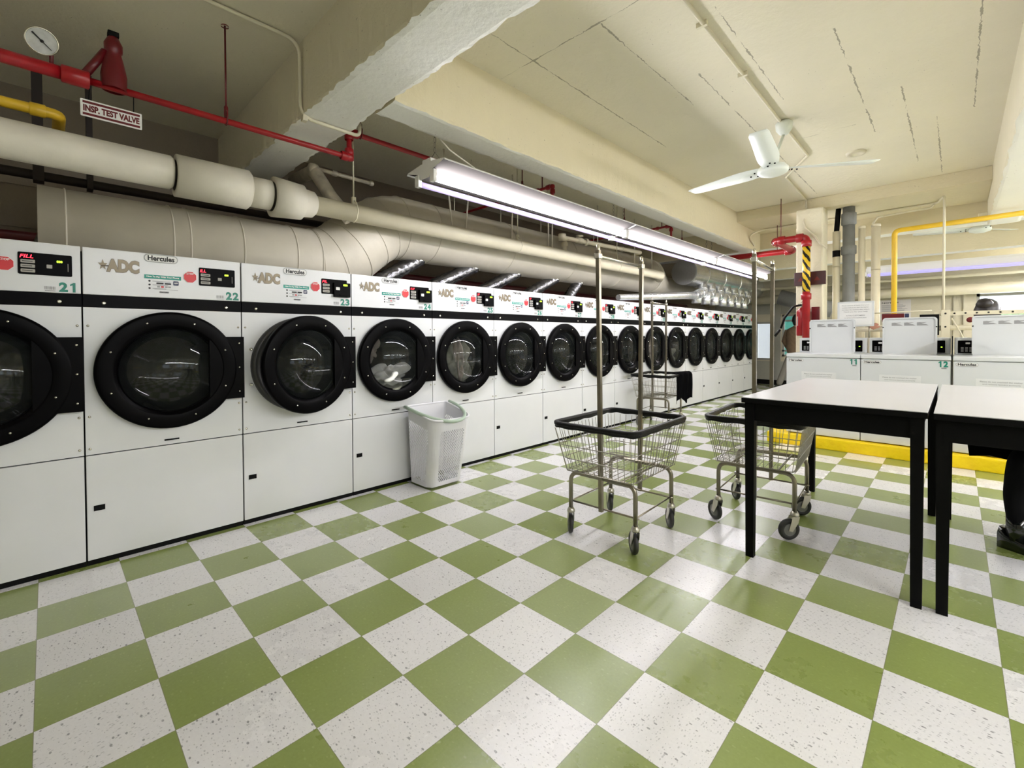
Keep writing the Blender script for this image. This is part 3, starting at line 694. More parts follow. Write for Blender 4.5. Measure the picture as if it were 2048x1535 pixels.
# ------------------------------------------------------------------ wire laundry carts
def cart(cx, cy, rz, label, poles=True, wheel_rot=(0.1, -.1, .2, -.2), ph=1.69):
    t = thing('laundry_cart', label, 'laundry cart', (cx, cy, 0), rz, group='chrome wire laundry carts')
    hw, hl = .212, .235
    zb, zt = .405, .660
    bw, bl, tw, tl = .222, .280, .262, .345
    b = bmesh.new()
    lerp = lambda a, c, s: a+(c-a)*s
    def rr_loop(w, l, z, r=.05): return [V((u, v, z)) for u, v in rrect(-w, w, -l, l, r, 5)]
    for s, rad in ((0, .003), (.30, .0028), (.62, .0028)):
        tube(b, rr_loop(lerp(bw, tw, s), lerp(bl, tl, s), lerp(zb, zt, s)), rad, 6, closed=True)
    nx, ny = 11, 16
    for k in range(nx+1):
        s = -1+2*k/nx
        for sg in (-1, 1): tube(b, [(s*bw*.93, 0, zb-.004), (s*bw*.93, sg*bl*.98, zb-.004), (s*tw*.93, sg*tl, zt)][1 if sg == 1 else 0:], .0019, 5, fil=.01, cap=False, n=3)
    for k in range(ny+1):
        s = -1+2*k/ny
        for sg in (-1, 1): tube(b, [(0, s*bl*.95, zb-.008), (sg*bw*.98, s*bl*.95, zb-.008), (sg*tw, s*tl*.95, zt)][1 if sg == 1 else 0:], .0019, 5, fil=.01, cap=False, n=3)
    obj('basket', b, m_wire, t)
    b = bmesh.new()   # rubber rim, slightly wavy below
    loop = rrect(-tw, tw, -tl, tl, .055, 8); n = len(loop)
    P = []
    for k in range(n):
        a, c = V(loop[k]), V(loop[(k+1) % n]); m = max(1, int((c-a).length/.02))
        for j in range(m): P.append(a.lerp(c, j/m))
    n = len(P); rings = []
    for k, p in enumerate(P):
        tn = (P[(k+1) % n]-P[k-1]).normalized(); nm = V((tn.y, -tn.x)); wv = .004*math.sin(k*.9)
        wv *= .7; q = [(-.012, .694), (-.008, .680), (-.006, .670+wv), (.006, .666+wv), (.012, .670), (.013, .680), (.017, .685), (.017, .697), (.012, .702), (-.008, .702)]
        rings.append([b.verts.new((p.x+nm.x*d, p.y+nm.y*d, z)) for d, z in q])
    for k in range(n):
        a, c = rings[k], rings[(k+1) % n]
        for j in range(10): f = b.faces.new((a[j], a[(j+1) % 10], c[(j+1) % 10], c[j])); f.smooth = False
    obj('rubber_rim', b, m_rub, t)
    b = bmesh.new(); zt2 = .385
    for sy in (-1, 1): tube(b, [(-hw, sy*hl, .150), (-hw, sy*hl, zt2), (hw, sy*hl, zt2), (hw, sy*hl, .150)], .0125, 12, fil=.06)
    for sx in (-.6, .6): tube(b, [(sx*hw, -hl, zt2+.008), (sx*hw, hl, zt2+.008)], .006, 8)
    obj('leg_frame', b, m_steel2, t)
    b = bmesh.new()
    for sy in (-1, 1): tube(b, [(-hw-.02, sy*hl-sy*.012, .205), (hw+.015, sy*hl-sy*.012, .205)], .0055, 8)
    for sx in (-1, 1): tube(b, [(sx*hw, -hl-.012, .208), (sx*hw, hl+.012, .208)], .0045, 8)
    objs('stretcher', b, m_steel2, t)
    if poles:
        b = bmesh.new()
        for sy in (-1, 1): prism(b, [(sy*(hl+.004)-.011, .195), (sy*(hl+.004)+.011, .195), (sy*(hl+.030)+.011, ph), (sy*(hl+.030)-.011, ph)], FX, -.011, .011)
        objs('rack_pole', b, m_steel2, t)
        b = bmesh.new(); tube(b, [(0, -hl-.03, ph-.035), (0, hl+.03, ph-.035)], .009, 10)
        for sy in (-1, 1): box(b, -.016, .016, sy*(hl+.028)-.018, sy*(hl+.028)+.018, ph-.05, ph-.02, bev=.003); lathe(b, [(.011, 0), (.011, .02), (.006, .03), (0, .032)], (0, sy*(hl+.030), ph), 'z', 12)
        obj('hanging_bar', b, m_steel, t)
    for k, (sx, sy) in enumerate(((-1, -1), (1, -1), (1, 1), (-1, 1))):
        c = obj('caster', mesh('caster', caster_bm(), [m_cst, m_blkm]), None, t, loc=(sx*hw, sy*hl, 0), rot=(0, 0, wheel_rot[k]))
        obj('wheel', wheel_me, None, c)
    return t
def caster_bm():
    b = bmesh.new()
    lathe(b, [(.0, .168), (.016, .168), (.020, .160), (.024, .152), (.024, .143), (.018, .138), (0, .138)], (0, 0, 0), 'z', 16)
    for s in (-1, 1):
        prism(b, [(-.020, .140), (.022, .140), (.030, .110), (.045, .058), (.022, .052), (-.012, .105)], lambda u, v, d: V((u, s*d, v)), .016, .019)
    box(b, .03, .062, -.006, .006, .070, .078, mi=1)
    return b
_b = bmesh.new()
lathe(_b, [(.0, -.011), (.030, -.012), (.036, -.009), (.036, -.0125), (.055, -.0125), (.0605, -.008), (.0625, 0), (.0605, .008), (.055, .0125), (.036, .0125), (.036, .009), (.030, .012), (0, .011)], (.034, 0, .0625), 'y', 32)
for f in _b.faces:
    c = f.calc_center_median()-V((.034, 0, .0625)); f.material_index = 0 if math.hypot(c.x, c.z) > .037 else 1
wheel_me = mesh('wheel', _b, [m_whl, m_whlg])
cart(1.765, 2.50, math.radians(2), 'wire laundry cart with black rim and tall rack, nearest the camera', wheel_rot=(2.3, 2.35, 2.25, 2.3))
cart(2.325, 3.330, math.radians(4), 'wire laundry cart standing beside and partly under the table', wheel_rot=(2.5, -2.4, -2.5, 2.2), ph=1.70)
cart(.345, 5.86, math.radians(6), 'far wire laundry cart with black garment, standing against the dryers', wheel_rot=(1.9, 1.7, 1.2, 1.8), ph=1.68)
# garment over far cart
b = bmesh.new(); N = 22
def gpt(s, t_):
    # draped over the rim at the cart's far right corner
    w = .30; u = (s-.5)*w
    L = t_*.62; k = .12
    fold = .012*math.sin(s*19+t_*3)+.006*math.sin(s*41)
    if L < k: x = -.09+L*.7; z = .715+.02*math.sin(L/k*PI)
    else: x = -.005+.10*(L-k)*.1+fold; z = .708-(L-k)*(.80-.16*abs(math.sin(s*5.2)))
    return V((x, u, z))
vs = [[b.verts.new(gpt(i/N, j/N)) for j in range(N+1)] for i in range(N+1)]
for i in range(N):
    for j in range(N): f = b.faces.new((vs[i][j], vs[i+1][j], vs[i+1][j+1], vs[i][j+1])); f.smooth = True
bmesh.ops.solidify(b, geom=b.faces[:], thickness=.014)
tag(obj('garment', b, m_clothd, loc=(.66, 5.93, 0), rot=(0, 0, math.radians(-18))), 'black garment hanging over the right side of the far wire cart', 'clothing')

# ------------------------------------------------------------------ laundry hamper
t = thing('laundry_hamper', 'tall white perforated plastic hamper with sage green handle beside dryer 24', 'laundry hamper', (.19, 2.29, 0))
def ham(s):  # cross-section at height fraction s: x0,x1,half-y, front corner radius
    return (-.165-.0*s, .105+.095*s**.9, .168+.027*s, .07+.03*s)
def ham_loop(s, inset=0.0, n=8):
    x0, x1, hy, r = ham(s); x0 += inset; x1 -= inset; hy -= inset; out = []
    for cx, cy, a0, rr_ in ((x1-r, hy-r, 0, r), (x0+.02, hy-.02, 90, .02), (x0+.02, -hy+.02, 180, .02), (x1-r, -hy+r, 270, r)):
        for k in range(n+1): a = math.radians(a0+90*k/n); out.append(V((cx+rr_*math.cos(a), cy+rr_*math.sin(a), 0)))
    return out
def resample(P, m):
    n = len(P); d = [0]
    for k in range(n): d.append(d[-1]+(P[(k+1) % n]-P[k]).length)
    out = []; j = 0
    for k in range(m):
        s = d[-1]*k/m
        while d[j+1] < s: j += 1
        out.append(P[j % n].lerp(P[(j+1) % n], (s-d[j])/max(1e-9, d[j+1]-d[j])))
    return out
def ztop(p): return .635-.085*max(0, min(1, (p.x+.165)/.36))
b = bmesh.new(); m_, nz = 132, 44; rings = []
base = [resample(ham_loop(i/nz), m_) for i in range(nz+1)]
for i in range(nz+1):
    rings.append([b.verts.new((p.x, p.y, .02+(ztop(base[nz][k])-.02)*i/nz)) for k, p in enumerate(base[i])])
faces = {}
for i in range(nz):
    for k in range(m_): faces[(i, k)] = b.faces.new((rings[i][k], rings[i][(k+1) % m_], rings[i+1][(k+1) % m_], rings[i+1][k]))
b.faces.new(rings[0])
hole = []
for (i, k), f in faces.items():
    c = f.calc_center_median()
    onfront = c.x > ham(i/nz)[1]-.012 and abs(c.y) < ham(i/nz)[2]-.07
    onside = abs(c.y) > ham(i/nz)[2]-.012 and c.x < ham(i/nz)[1]-.07 and c.x > -.15
    if (onfront or onside) and 3 <= i <= 36 and (k % 2 == (i//1) % 2) and i % 1 == 0: hole.append(f)
res = bmesh.ops.inset_individual(b, faces=hole, thickness=.0005)
bmesh.ops.delete(b, geom=hole, context='FACES')
bmesh.ops.solidify(b, geom=b.faces[:], thickness=.0025)
obj('basket_body', b, m_ham, t)
b = bmesh.new(); P = resample(ham_loop(1.0, -.004), 80); tube(b, [V((p.x, p.y, ztop(p)+.004)) for p in P], .009, 10, closed=True); obj('rim', b, m_ham, t)
b = bmesh.new(); P = []
for k in range(25):
    a = -PI/2+PI*k/24; P.append(V((-.15+.385*math.cos(a)**.8 if math.cos(a) > 0 else -.15, .225*math.sin(a), .640-.095*max(0, math.cos(a)))))
tube(b, P, .014, 12); obj('handle', b, m_hamg, t)
for s in (-1, 1):
    b = bmesh.new(); lathe(b, [(0, -.012), (.026, -.012), (.028, 0), (.026, .012), (0, .012)], (-.13, s*.12, .028), 'y', 20); obj('wheel', b, m_hamc, t)
b = bmesh.new(); box(b, -.10, .06, -.12, .12, 0, .02, bev=.005); obj('foot_base', b, m_ham, t)

# ------------------------------------------------------------------ pipes and ducts over the dryers
def collar(bm, p, axis, r, w, mi=0): lathe(bm, [(r*.9, -w/2), (r, -w/2+.004), (r, w/2-.004), (r*.9, w/2)], p, axis, 20, mi)
# sprinkler main
t = thing('sprinkler_pipe', 'long red sprinkler pipe with a step up behind the near beam', 'pipe', (.2, 0, 2.455))
b = bmesh.new(); tube(b, [(0, -2.5, 0), (0, .14, 0)], .030, 14); tube(b, [(0, .14, 0), (0, 1.535, 0), (0, 1.535, .175), (0, 12.3, .175)], .0175, 14, fil=.03); obj('pipe_run', b, m_red, t)
b = bmesh.new()
for p in ((0, 1.50, 0), (0, 1.58, .175)): collar(b, p, 'y', .030, .05)
for p in ((0, 1.535, .035), (0, 1.535, .14)): collar(b, p, 'z', .030, .045)
lathe(b, [(0, -.03), (.03, -.02), (.032, 0), (.03, .02), (0, .03)], (0, 1.535, 0), 'z', 16); lathe(b, [(0, -.03), (.03, -.02), (.032, 0), (.03, .02), (0, .03)], (0, 1.535, .175), 'z', 16)
collar(b, (0, -.35, 0), 'y', .045, .14); collar(b, (0, .16, 0), 'y', .040, .10); objs('elbow_fitting', b, m_red, t)
b = bmesh.new(); lathe(b, [(.05, -.01), (.052, .06), (.040, .13), (.030, .17), (.036, .18), (.037, .215), (.026, .24), (.020, .25), (0, .25)], (0, .30, 0), 'z', 20); tube(b, [(0, .19, .02), (0, .27, .17)], .018, 10); obj('valve_body', b, m_redd, t)
b = bmesh.new(); box(b, -.022, .022, .278, .322, .25, .275, bev=.004); obj('valve_cap', b, m_blkm, t)
for y in (.79, 1.62, 3.3, 5.2, 6.9):
    z1 = 3.0-2.455; zb = 0 if y < 1.5 else .175
    b = bmesh.new(); tube(b, [(0, y, zb+.05), (0, y, z1)], .005, 8); tube(b, [(0, y, zb+.07), (.028, y, zb+.035), (.024, y, zb-.01), (0, y, zb-.024), (-.024, y, zb-.01), (-.028, y, zb+.035), (0, y, zb+.07)], .004, 6)
    lathe(b, [(.007, 0), (.011, .01), (.011, .06), (.006, .07)], (0, y, zb+.02), 'z', 10); lathe(b, [(.02, 0), (.02, .006)], (0, y, z1-.006), 'z', 12); obj('rod_hanger', b, m_redd, t)
# gauge
t = thing('pressure_gauge', 'round silver pressure gauge above the left end of the red pipe', 'gauge', (.2, .05, 2.56))
b = bmesh.new(); tube(b, [(-.03, .03, -.10), (-.03, .03, .03), (0, .0, .02)], .008, 10, fil=.01); obj('stem', b, m_redd, t)
gA = (.91, .0, -.41)
b = bmesh.new(); lathe(b, [(0, -.02), (.052, -.02), (.056, -.012), (.058, .012), (.053, .018), (.051, .010)], (.0, .0, .015), gA, 36); obj('case', b, m_steel, t)
b = bmesh.new(); lathe(b, [(.052, .010), (0, .0101)], (.0, .0, .015), gA, 36); g = obj('dial', b, m_gauge, t)
A = V(gA).normalized(); U = A.cross(V((0, 0, 1))).normalized(); Wv = U.cross(A); c = V((.0, .0, .015))+A*.013
b = bmesh.new(); dd = (U*.75+Wv*.65).normalized() if (U*.75+Wv*.65).y*(U*.75+Wv*.65).z < 0 else (U*.75-Wv*.65).normalized(); tube(b, [c-dd*.042, c+dd*.042], [.0012, .0035], 6); lathe(b, [(.007, 0), (.007, .004), (0, .005)], c, gA, 12); obj('pointer', b, m_ink, g)
# sign
t = thing('valve_sign', 'small red and white inspection test valve sign hanging under the red pipe', 'sign', (.2, .175, 2.28))
b = bmesh.new(); prism(b, rrect(0, .232, 0, .082, .004, 3), FX, 0, .003); obj('plate', b, m_paper, t)
b = bmesh.new(); prism(b, [(.008, .064), (.224, .064), (.224, .075), (.008, .075)], FX, .003, .0036); prism(b, [(.008, .007), (.224, .007), (.224, .018), (.008, .018)], FX, .003, .0036)
text(b, 'INSP. TEST VALVE', .010, .222, .025, .057, FX, .004, 0, bold=.05); obj('lettering', b, m_redd, t)
b = bmesh.new(); tube(b, [(.0, .03, .08), (0, .035, .155)], .002, 6); tube(b, [(0, .2, .08), (0, .2, .165)], .002, 6); objs('hanging_wire', b, m_blkm, t)
# sprinkler branches
for i, (y, xe, lb) in enumerate(((3.47, .44, 'nearer red sprinkler branch arching over the fluorescent light'), (5.80, .54, 'farther red sprinkler branch arching over the fluorescent light'))):
    t = thing('sprinkler_branch', lb, 'pipe', (0, y, 2.65), group='red sprinkler branches over the light row')
    b = bmesh.new(); tube(b, [(-.95, 0, -.10), (-.95, 0, 0), (xe, 0, 0), (xe, 0, -.16)], .014, 12, fil=.03); obj('pipe_run', b, m_red, t)
    b = bmesh.new(); collar(b, (xe-.05, 0, 0), 'x', .024, .05); collar(b, (xe, 0, -.05), 'z', .024, .04); lathe(b, [(0, -.026), (.024, -.015), (.026, 0), (.024, .015), (0, .026)], (xe-.004, 0, -.004), 'z', 14); collar(b, (xe-.19, 0, 0), 'x', .022, .03)
    lathe(b, [(.012, 0), (.012, -.02), (.005, -.03), (.016, -.05), (0, -.052)], (xe, 0, -.16), 'z', 12); objs('sprinkler_fitting', b, m_red, t)
    b = bmesh.new(); tube(b, [(xe-.13, 0, .0), (xe-.13, 0, .35)], .006, 8); obj('rod_hanger', b, m_redd, t)
# far red line and riser
t = thing('fire_riser', 'thick red fire riser on the column with black and yellow striped tape', 'pipe', (0, 0, 0))
b = bmesh.new(); tube(b, [(.2, 7.72, 2.62), (.2, 7.72, 2.45), (1.50, 7.72, 2.45), (1.50, 6.81, 2.45), (1.858, 6.81, 2.45), (1.858, 6.81, .12)], .042, 16, fil=.05); obj('pipe_run', b, m_red, t)
b = bmesh.new()
for p, a in (((1.44, 7.72, 2.45), 'x'), ((1.5, 7.64, 2.45), 'y'), ((1.5, 6.89, 2.45), 'y'), ((1.58, 6.81, 2.45), 'x'), ((1.785, 6.81, 2.45), 'x'), ((1.858, 6.81, 2.37), 'z'), ((1.858, 6.81, 1.70), 'z')): collar(b, p, a, .056, .08)
objs('coupling', b, m_red, t)
b = bmesh.new(); tube(b, [(1.858, 6.81, 1.76), (1.858, 6.81, 2.33)], .0435, 20); obj('striped_tape', b, m_hz, t)
b = bmesh.new(); tube(b, [(1.57, 6.81, 2.49), (1.57, 6.81, 2.998)], .005, 6); tube(b, [(1.3, 7.72, 2.49), (1.3, 7.72, 2.853)], .005, 6); objs('rod_hanger', b, m_redd, t)
# yellow pipe at far left
t = thing('gas_pipe', 'short yellow gas pipe ending in an elbow at upper left', 'pipe', (-.22, 0, 2.40))
b = bmesh.new(); tube(b, [(0, -2.5, 0), (0, .11, 0), (-.5, .11, 0), ], .027, 14, fil=.04); obj('pipe_run', b, m_yel, t)
b = bmesh.new(); collar(b, (0, .03, 0), 'y', .033, .06); objs('elbow_fitting', b, m_yel, t)
# covered cream pipe
t = thing('cream_pipe', 'long cream covered pipe running above the dryer fronts', 'pipe', (-.15, 0, 2.175))
b = bmesh.new(); tube(b, [(0, 1.30, 0), (0, 6.9, .0), (-.12, 7.1, -.02)], .068, 24, fil=.1); obj('pipe_run', b, m_pipe, t)
b = bmesh.new(); lathe(b, [(.04, -2.6), (.098, -2.58), (.098, .575), (.085, .59), (.05, .592)], (0, 0, .02), 'y', 32); obj('insulation_jacket', b, m_pipew, t)
b = bmesh.new(); lathe(b, [(.09, .60), (.125, .602), (.127, .99), (.110, 1.005), (.095, 1.01)], (0, 0, .01), 'y', 32); lathe(b, [(.05, 1.0), (.100, 1.0), (.100, 1.13), (.05, 1.13)], (0, 0, .005), 'y', 32); obj('insulation_sleeve', b, m_pipew, t)
b = bmesh.new(); lathe(b, [(.10, 1.145), (.136, 1.147), (.122, 1.34), (.115, 1.345), (.100, 1.35), (.092, 1.42), (.07, 1.44)], (0, 0, 0), 'y', 32); obj('flared_sleeve', b, m_pipew, t)
for y in (1.74, 3.6, 5.6):
    b = bmesh.new(); tube(b, [(.0, y, .085), (0, y, .825)], .006, 8); tube(b, [(0, y, .10), (.05, y, .07), (.0715, y, .0), (.05, y, -.05), (0, y, -.071), (-.05, y, -.05), (-.0715, y, 0), (-.05, y, .07), (0, y, .10)], .005, 8); box(b, -.012, .012, y-.016, y+.016, .06, .125, bev=.004); obj('pipe_hanger', b, m_cond, t)
# big painted duct
def ductpath(P, r, n=None): return P
t = thing('exhaust_duct', 'large cream painted exhaust duct with an S bend behind the dryers', 'duct', (-.60, 0, 0))
b = bmesh.new(); path = [(0, .02, 1.80), (0, 1.50, 1.80)]
for k in range(1, 13): q = k/12; path.append((0, 1.50+.95*q, 1.80+.44*(q*q*q*(q*(q*6-15)+10))))
path += [(0, 7.3, 2.24)]
tube(b, path, .292, 40, cap=True); tube(b, [(0, 7.28, 2.24), (0, 7.32, 2.24), (-.18, 7.95, 2.20), (-.30, 8.4, 2.18), (-.32, 12, 2.18)], [.292, .292, .23, .19, .19], 40)
obj('duct_run', b, m_duct, t)
b = bmesh.new()
for y in (.13, .62, .71, 1.02, 1.38, 1.57): lathe(b, [(.290, -.006), (.298, -.003), (.298, .003), (.290, .006)], (0, y, 1.80), 'y', 40)
for y in (2.72, 3.75, 4.9, 6.05, 7.25): lathe(b, [(.290, -.006), (.298, -.003), (.298, .003), (.290, .006)], (0, y, 2.24), 'y', 40)
for i in (2, 4, 6, 8, 10, 12):
    P0 = V(path[i]); T = (V(path[i+1])-V(path[i-1])).normalized(); lathe(b, [(.290, -.005), (.298, -.002), (.298, .002), (.290, .005)], P0, T, 40)
objs('duct_seam', b, m_duct, t)
for (y, x, dy) in ((2.84, .32, -.12), (2.98, .30, .10), (3.02, .1, 0), (3.66, .30, .02), (3.74, .05, 0), (4.30, .30, -.01), (4.36, .30, .02), (4.45, .05, 0), (5.35, .30, 0), (5.55, .1, 0), (6.35, .30, 0), (6.9, .3, 0)):
    b = bmesh.new(); z = 2.24+math.sqrt(max(.292**2-x*x, 0.0001))
    tube(b, [(x, y, z-.04), (x, y+dy*.2, z+.02), (x, y+dy, 2.995)], .009 if x > .2 else .005, 6); obj('hanging_strap', b, m_pipew, t)
# foil connector ducts
FD = [(24, 2.33, 2.66), (25, 2.96, 3.38), (26, 3.64, 4.06), (27, 4.38, 4.80), (28, 5.13, 5.32)]
for num, ya, yb in FD:
    t = thing('foil_duct', 'crinkled silver foil duct rising behind dryer %d' % num, 'duct', (-.60, 0, 0), group='foil ducts from the dryers to the painted duct')
    dy = (yb-ya)/.19*.30; P = []; R = []
    for k in range(49):
        s = k/48; P.append(V((.0, ya-dy+(yb-ya+dy)*s, 1.49+(1.985-1.49)*s))); R.append(.070+.0035*math.sin(k*1.9)+random.uniform(-.002, .002))
    b = bmesh.new(); tube(b, P, R, 18); obj('foil_sleeve', b, m_foil, t)
    b = bmesh.new(); T = (P[-1]-P[0]).normalized(); lathe(b, [(.062, -.02), (.066, -.012), (.066, .012), (.062, .02)], P[-3], T, 20); box(b, .055, .075, P[-3].y-.012, P[-3].y+.012, P[-3].z-.012, P[-3].z+.012); obj('hose_clamp', b, m_steel, t)
    b = bmesh.new(); lathe(b, [(.062, -.01), (.10, .10), (.14, .2)], P[-1], T+V((0, 0, .5)), 20); obj('duct_boot', b, m_duct, t)
# galvanised duct with elbows
t = thing('galvanised_duct', 'shiny galvanised duct with round end cap over the far dryers', 'duct', (-.30, 0, 2.36))
b = bmesh.new(); lathe(b, [(.224, 8.12), (.224, 11.6), (.23, 11.8), (.23, 12.1)], (0, 0, 0), 'y', 40); obj('duct_run', b, m_galv, t)
b = bmesh.new(); lathe(b, [(0, 8.10), (.222, 8.10), (.229, 8.105), (.229, 8.14), (.224, 8.14)], (0, 0, 0), 'y', 40); obj('end_cap', b, m_galvcap, t)
b = bmesh.new()
for y in (8.75, 9.6, 10.5, 11.3): lathe(b, [(.222, -.008), (.232, -.004), (.232, .004), (.222, .008)], (0, y, 0), 'y', 40)
objs('duct_seam', b, m_galv, t)
for k in range(7):
    y = 8.62+.42*k
    b = bmesh.new(); tube(b, [(.16, y-.34, -.56), (.16, y-.34, -.40), (.16, y-.05, -.36), (.10, y+.06, -.14)], .088, 16, fil=.10, n=5)
    objs('takeoff_elbow', b, m_galv, t)
    b = bmesh.new(); lathe(b, [(.086, -.006), (.094, -.003), (.094, .003), (.086, .006)], (.16, y-.19, -.38), (0, 1, .12), 18); lathe(b, [(.086, -.006), (.094, -.003), (.094, .003), (.086, .006)], (.145, y-.03, -.30), (-.3, .5, 1), 18); objs('elbow_seam', b, m_galv, t)
t = thing('dryer_vent_pipe', 'slim tapering galvanised vent pipe lying above dryers 29 to 32', 'duct', (-.10, 0, 0))
b = bmesh.new(); tube(b, [(0, 5.55, 1.74), (0, 7.7, 1.90), (0, 8.25, 1.93)], [.040, .062, .066], 20); obj('pipe_run', b, m_galv, t)
b = bmesh.new(); collar(b, (0, 8.1, 1.925), 'y', .076, .06); obj('coupling', b, m_galv, t)
# cream water pipe with valve, old grey pipe
t = thing('water_pipe', 'cream water pipe with round valve above the painted duct', 'pipe', (-.25, 0, 2.425))
b = bmesh.new(); tube(b, [(0, 4.55, -.16), (0, 4.55, 0), (0, 6.45, .065), (-.22, 6.5, .065)], .028, 14, fil=.04); obj('pipe_run', b, m_pipe, t)
b = bmesh.new(); lathe(b, [(0, -.05), (.045, -.04), (.055, 0), (.045, .04), (0, .05)], (0, 4.50, 0), 'z', 18); lathe(b, [(0, -.06), (.04, -.05), (.04, .05), (0, .06)], (0, 4.86, .012), 'y', 18); collar(b, (0, 5.0, .015), 'y', .045, .05); collar(b, (0, 4.55, -.08), 'z', .040, .05); collar(b, (0, 5.9, .046), 'y', .036, .03)
lathe(b, [(0, .0), (.05, .005), (.05, .015), (0, .02)], (0, 4.86, .06), 'z', 18); obj('valve_body', b, m_pipe, t)
t = thing('drain_pipe', 'old grey branched pipe between the near beam and the cream pipe', 'pipe', (-.35, 0, 0))
b = bmesh.new(); tube(b, [(-.5, 1.55, 2.55), (0, 1.52, 2.50), (.1, 1.60, 2.30), (.18, 1.72, 2.12)], .05, 16, fil=.06); obj('pipe_run', b, m_pipet, t)
b = bmesh.new(); tube(b, [(0, 1.50, 2.52), (0, 2.02, 2.515)], .015, 12); collar(b, (0, 1.68, 2.52), 'y', .023, .04); collar(b, (0, 2.0, 2.515), 'y', .021, .03); lathe(b, [(0, -.04), (.04, -.03), (.045, 0), (.04, .03), (0, .04)], (0, 1.51, 2.51), 'y', 16); objs('branch', b, m_pipet, t)
# red pipe and dark pipe low on the left wall
b = bmesh.new(); tube(b, [(XL+.05, -2.5, 1.93), (XL+.05, 11, 1.93)], .035, 12); tag(obj('wall_pipe', b, m_redd), 'dark red pipe low on the wall behind the foil ducts', 'pipe')
b = bmesh.new(); tube(b, [(-.95, -2.5, 2.24), (-.95, 1.95, 2.24)], .03, 12); box(b, -1.0, -.9, .0, .05, 2.2, 2.95); box(b, -1.0, -.9, .25, .28, 2.2, 2.95); tag(obj('pipe_support', b, mat('dark_iron', (.02, .012, .010), .6)), 'dark iron pipe and hangers in the shadow at upper left', 'pipe')
b = bmesh.new()
for k in range(9):
    P = [V((-.55+random.uniform(-.15, .15), -.75+k*.06+random.uniform(-.05, .05)+j*.05, 1.70+.25*math.sin(j*.9+k)+random.uniform(-.02, .02))) for j in range(7)]; tube(b, P, .02 if k % 3 else .05, 8)
tag(obj('foil_scrap', b, m_foil), 'crumpled foil hose lying behind the leftmost dryer', 'hose')

# conduits
def conduit(label, pts, fil, r=.011, name='conduit', m=None):
    t = thing(name, label, 'conduit', (0, 0, 0)); b = bmesh.new(); tube(b, pts, r, 10, fil=fil); obj('tube_run', b, m or m_cond, t); return t
t = conduit('cream conduit curving from ceiling down and under the near beam', [(.39, -2.4, 2.985), (.385, 1.135, 2.985), (.385, 1.135, 2.537), (.385, 1.52, 2.537), (.385, 1.52, 2.62)], .09)
b = bmesh.new(); box(b, .365, .405, 1.145, 1.175, 2.515, 2.55, bev=.005); obj('conduit_body', b, m_cond, t)
t = conduit('cream conduit crossing the ceiling past the white fan', [(2.19, 1.46, 2.985), (2.165, 4.3, 2.985), (2.16, 5.34, 2.985), (2.0, 5.62, 2.985), (1.84, 5.90, 2.985), (1.80, 7.085, 2.985), (1.80, 7.085, 2.80), (1.79, 6.98, 2.70), (1.81, 6.98, 2.60), (1.93, 6.98, 2.46), (1.97, 6.98, 2.38), (2.04, 6.98, 2.31)], .03)
b = bmesh.new()
for y in (2.7, 3.4): box(b, 2.14, 2.20, y-.01, y+.01, 2.972, 3.0)
objs('clip', b, m_cond, t)
conduit('cream conduit under the far soffit bending down to the rear of the washers', [(.945, 7.85, 2.62), (.945, 7.55, 2.74), (1.1, 7.80, 2.838), (3.05, 7.80, 2.838), (3.12, 7.10, 2.76), (3.12, 7.10, 1.30)], .10, r=.012)
conduit('short cream conduit with a turned end above the grey drain pipe', [(2.45, 7.45, 2.62), (2.5, 7.45, 2.70), (3.0, 7.45, 2.72), (3.03, 7.45, 2.76)], .02)

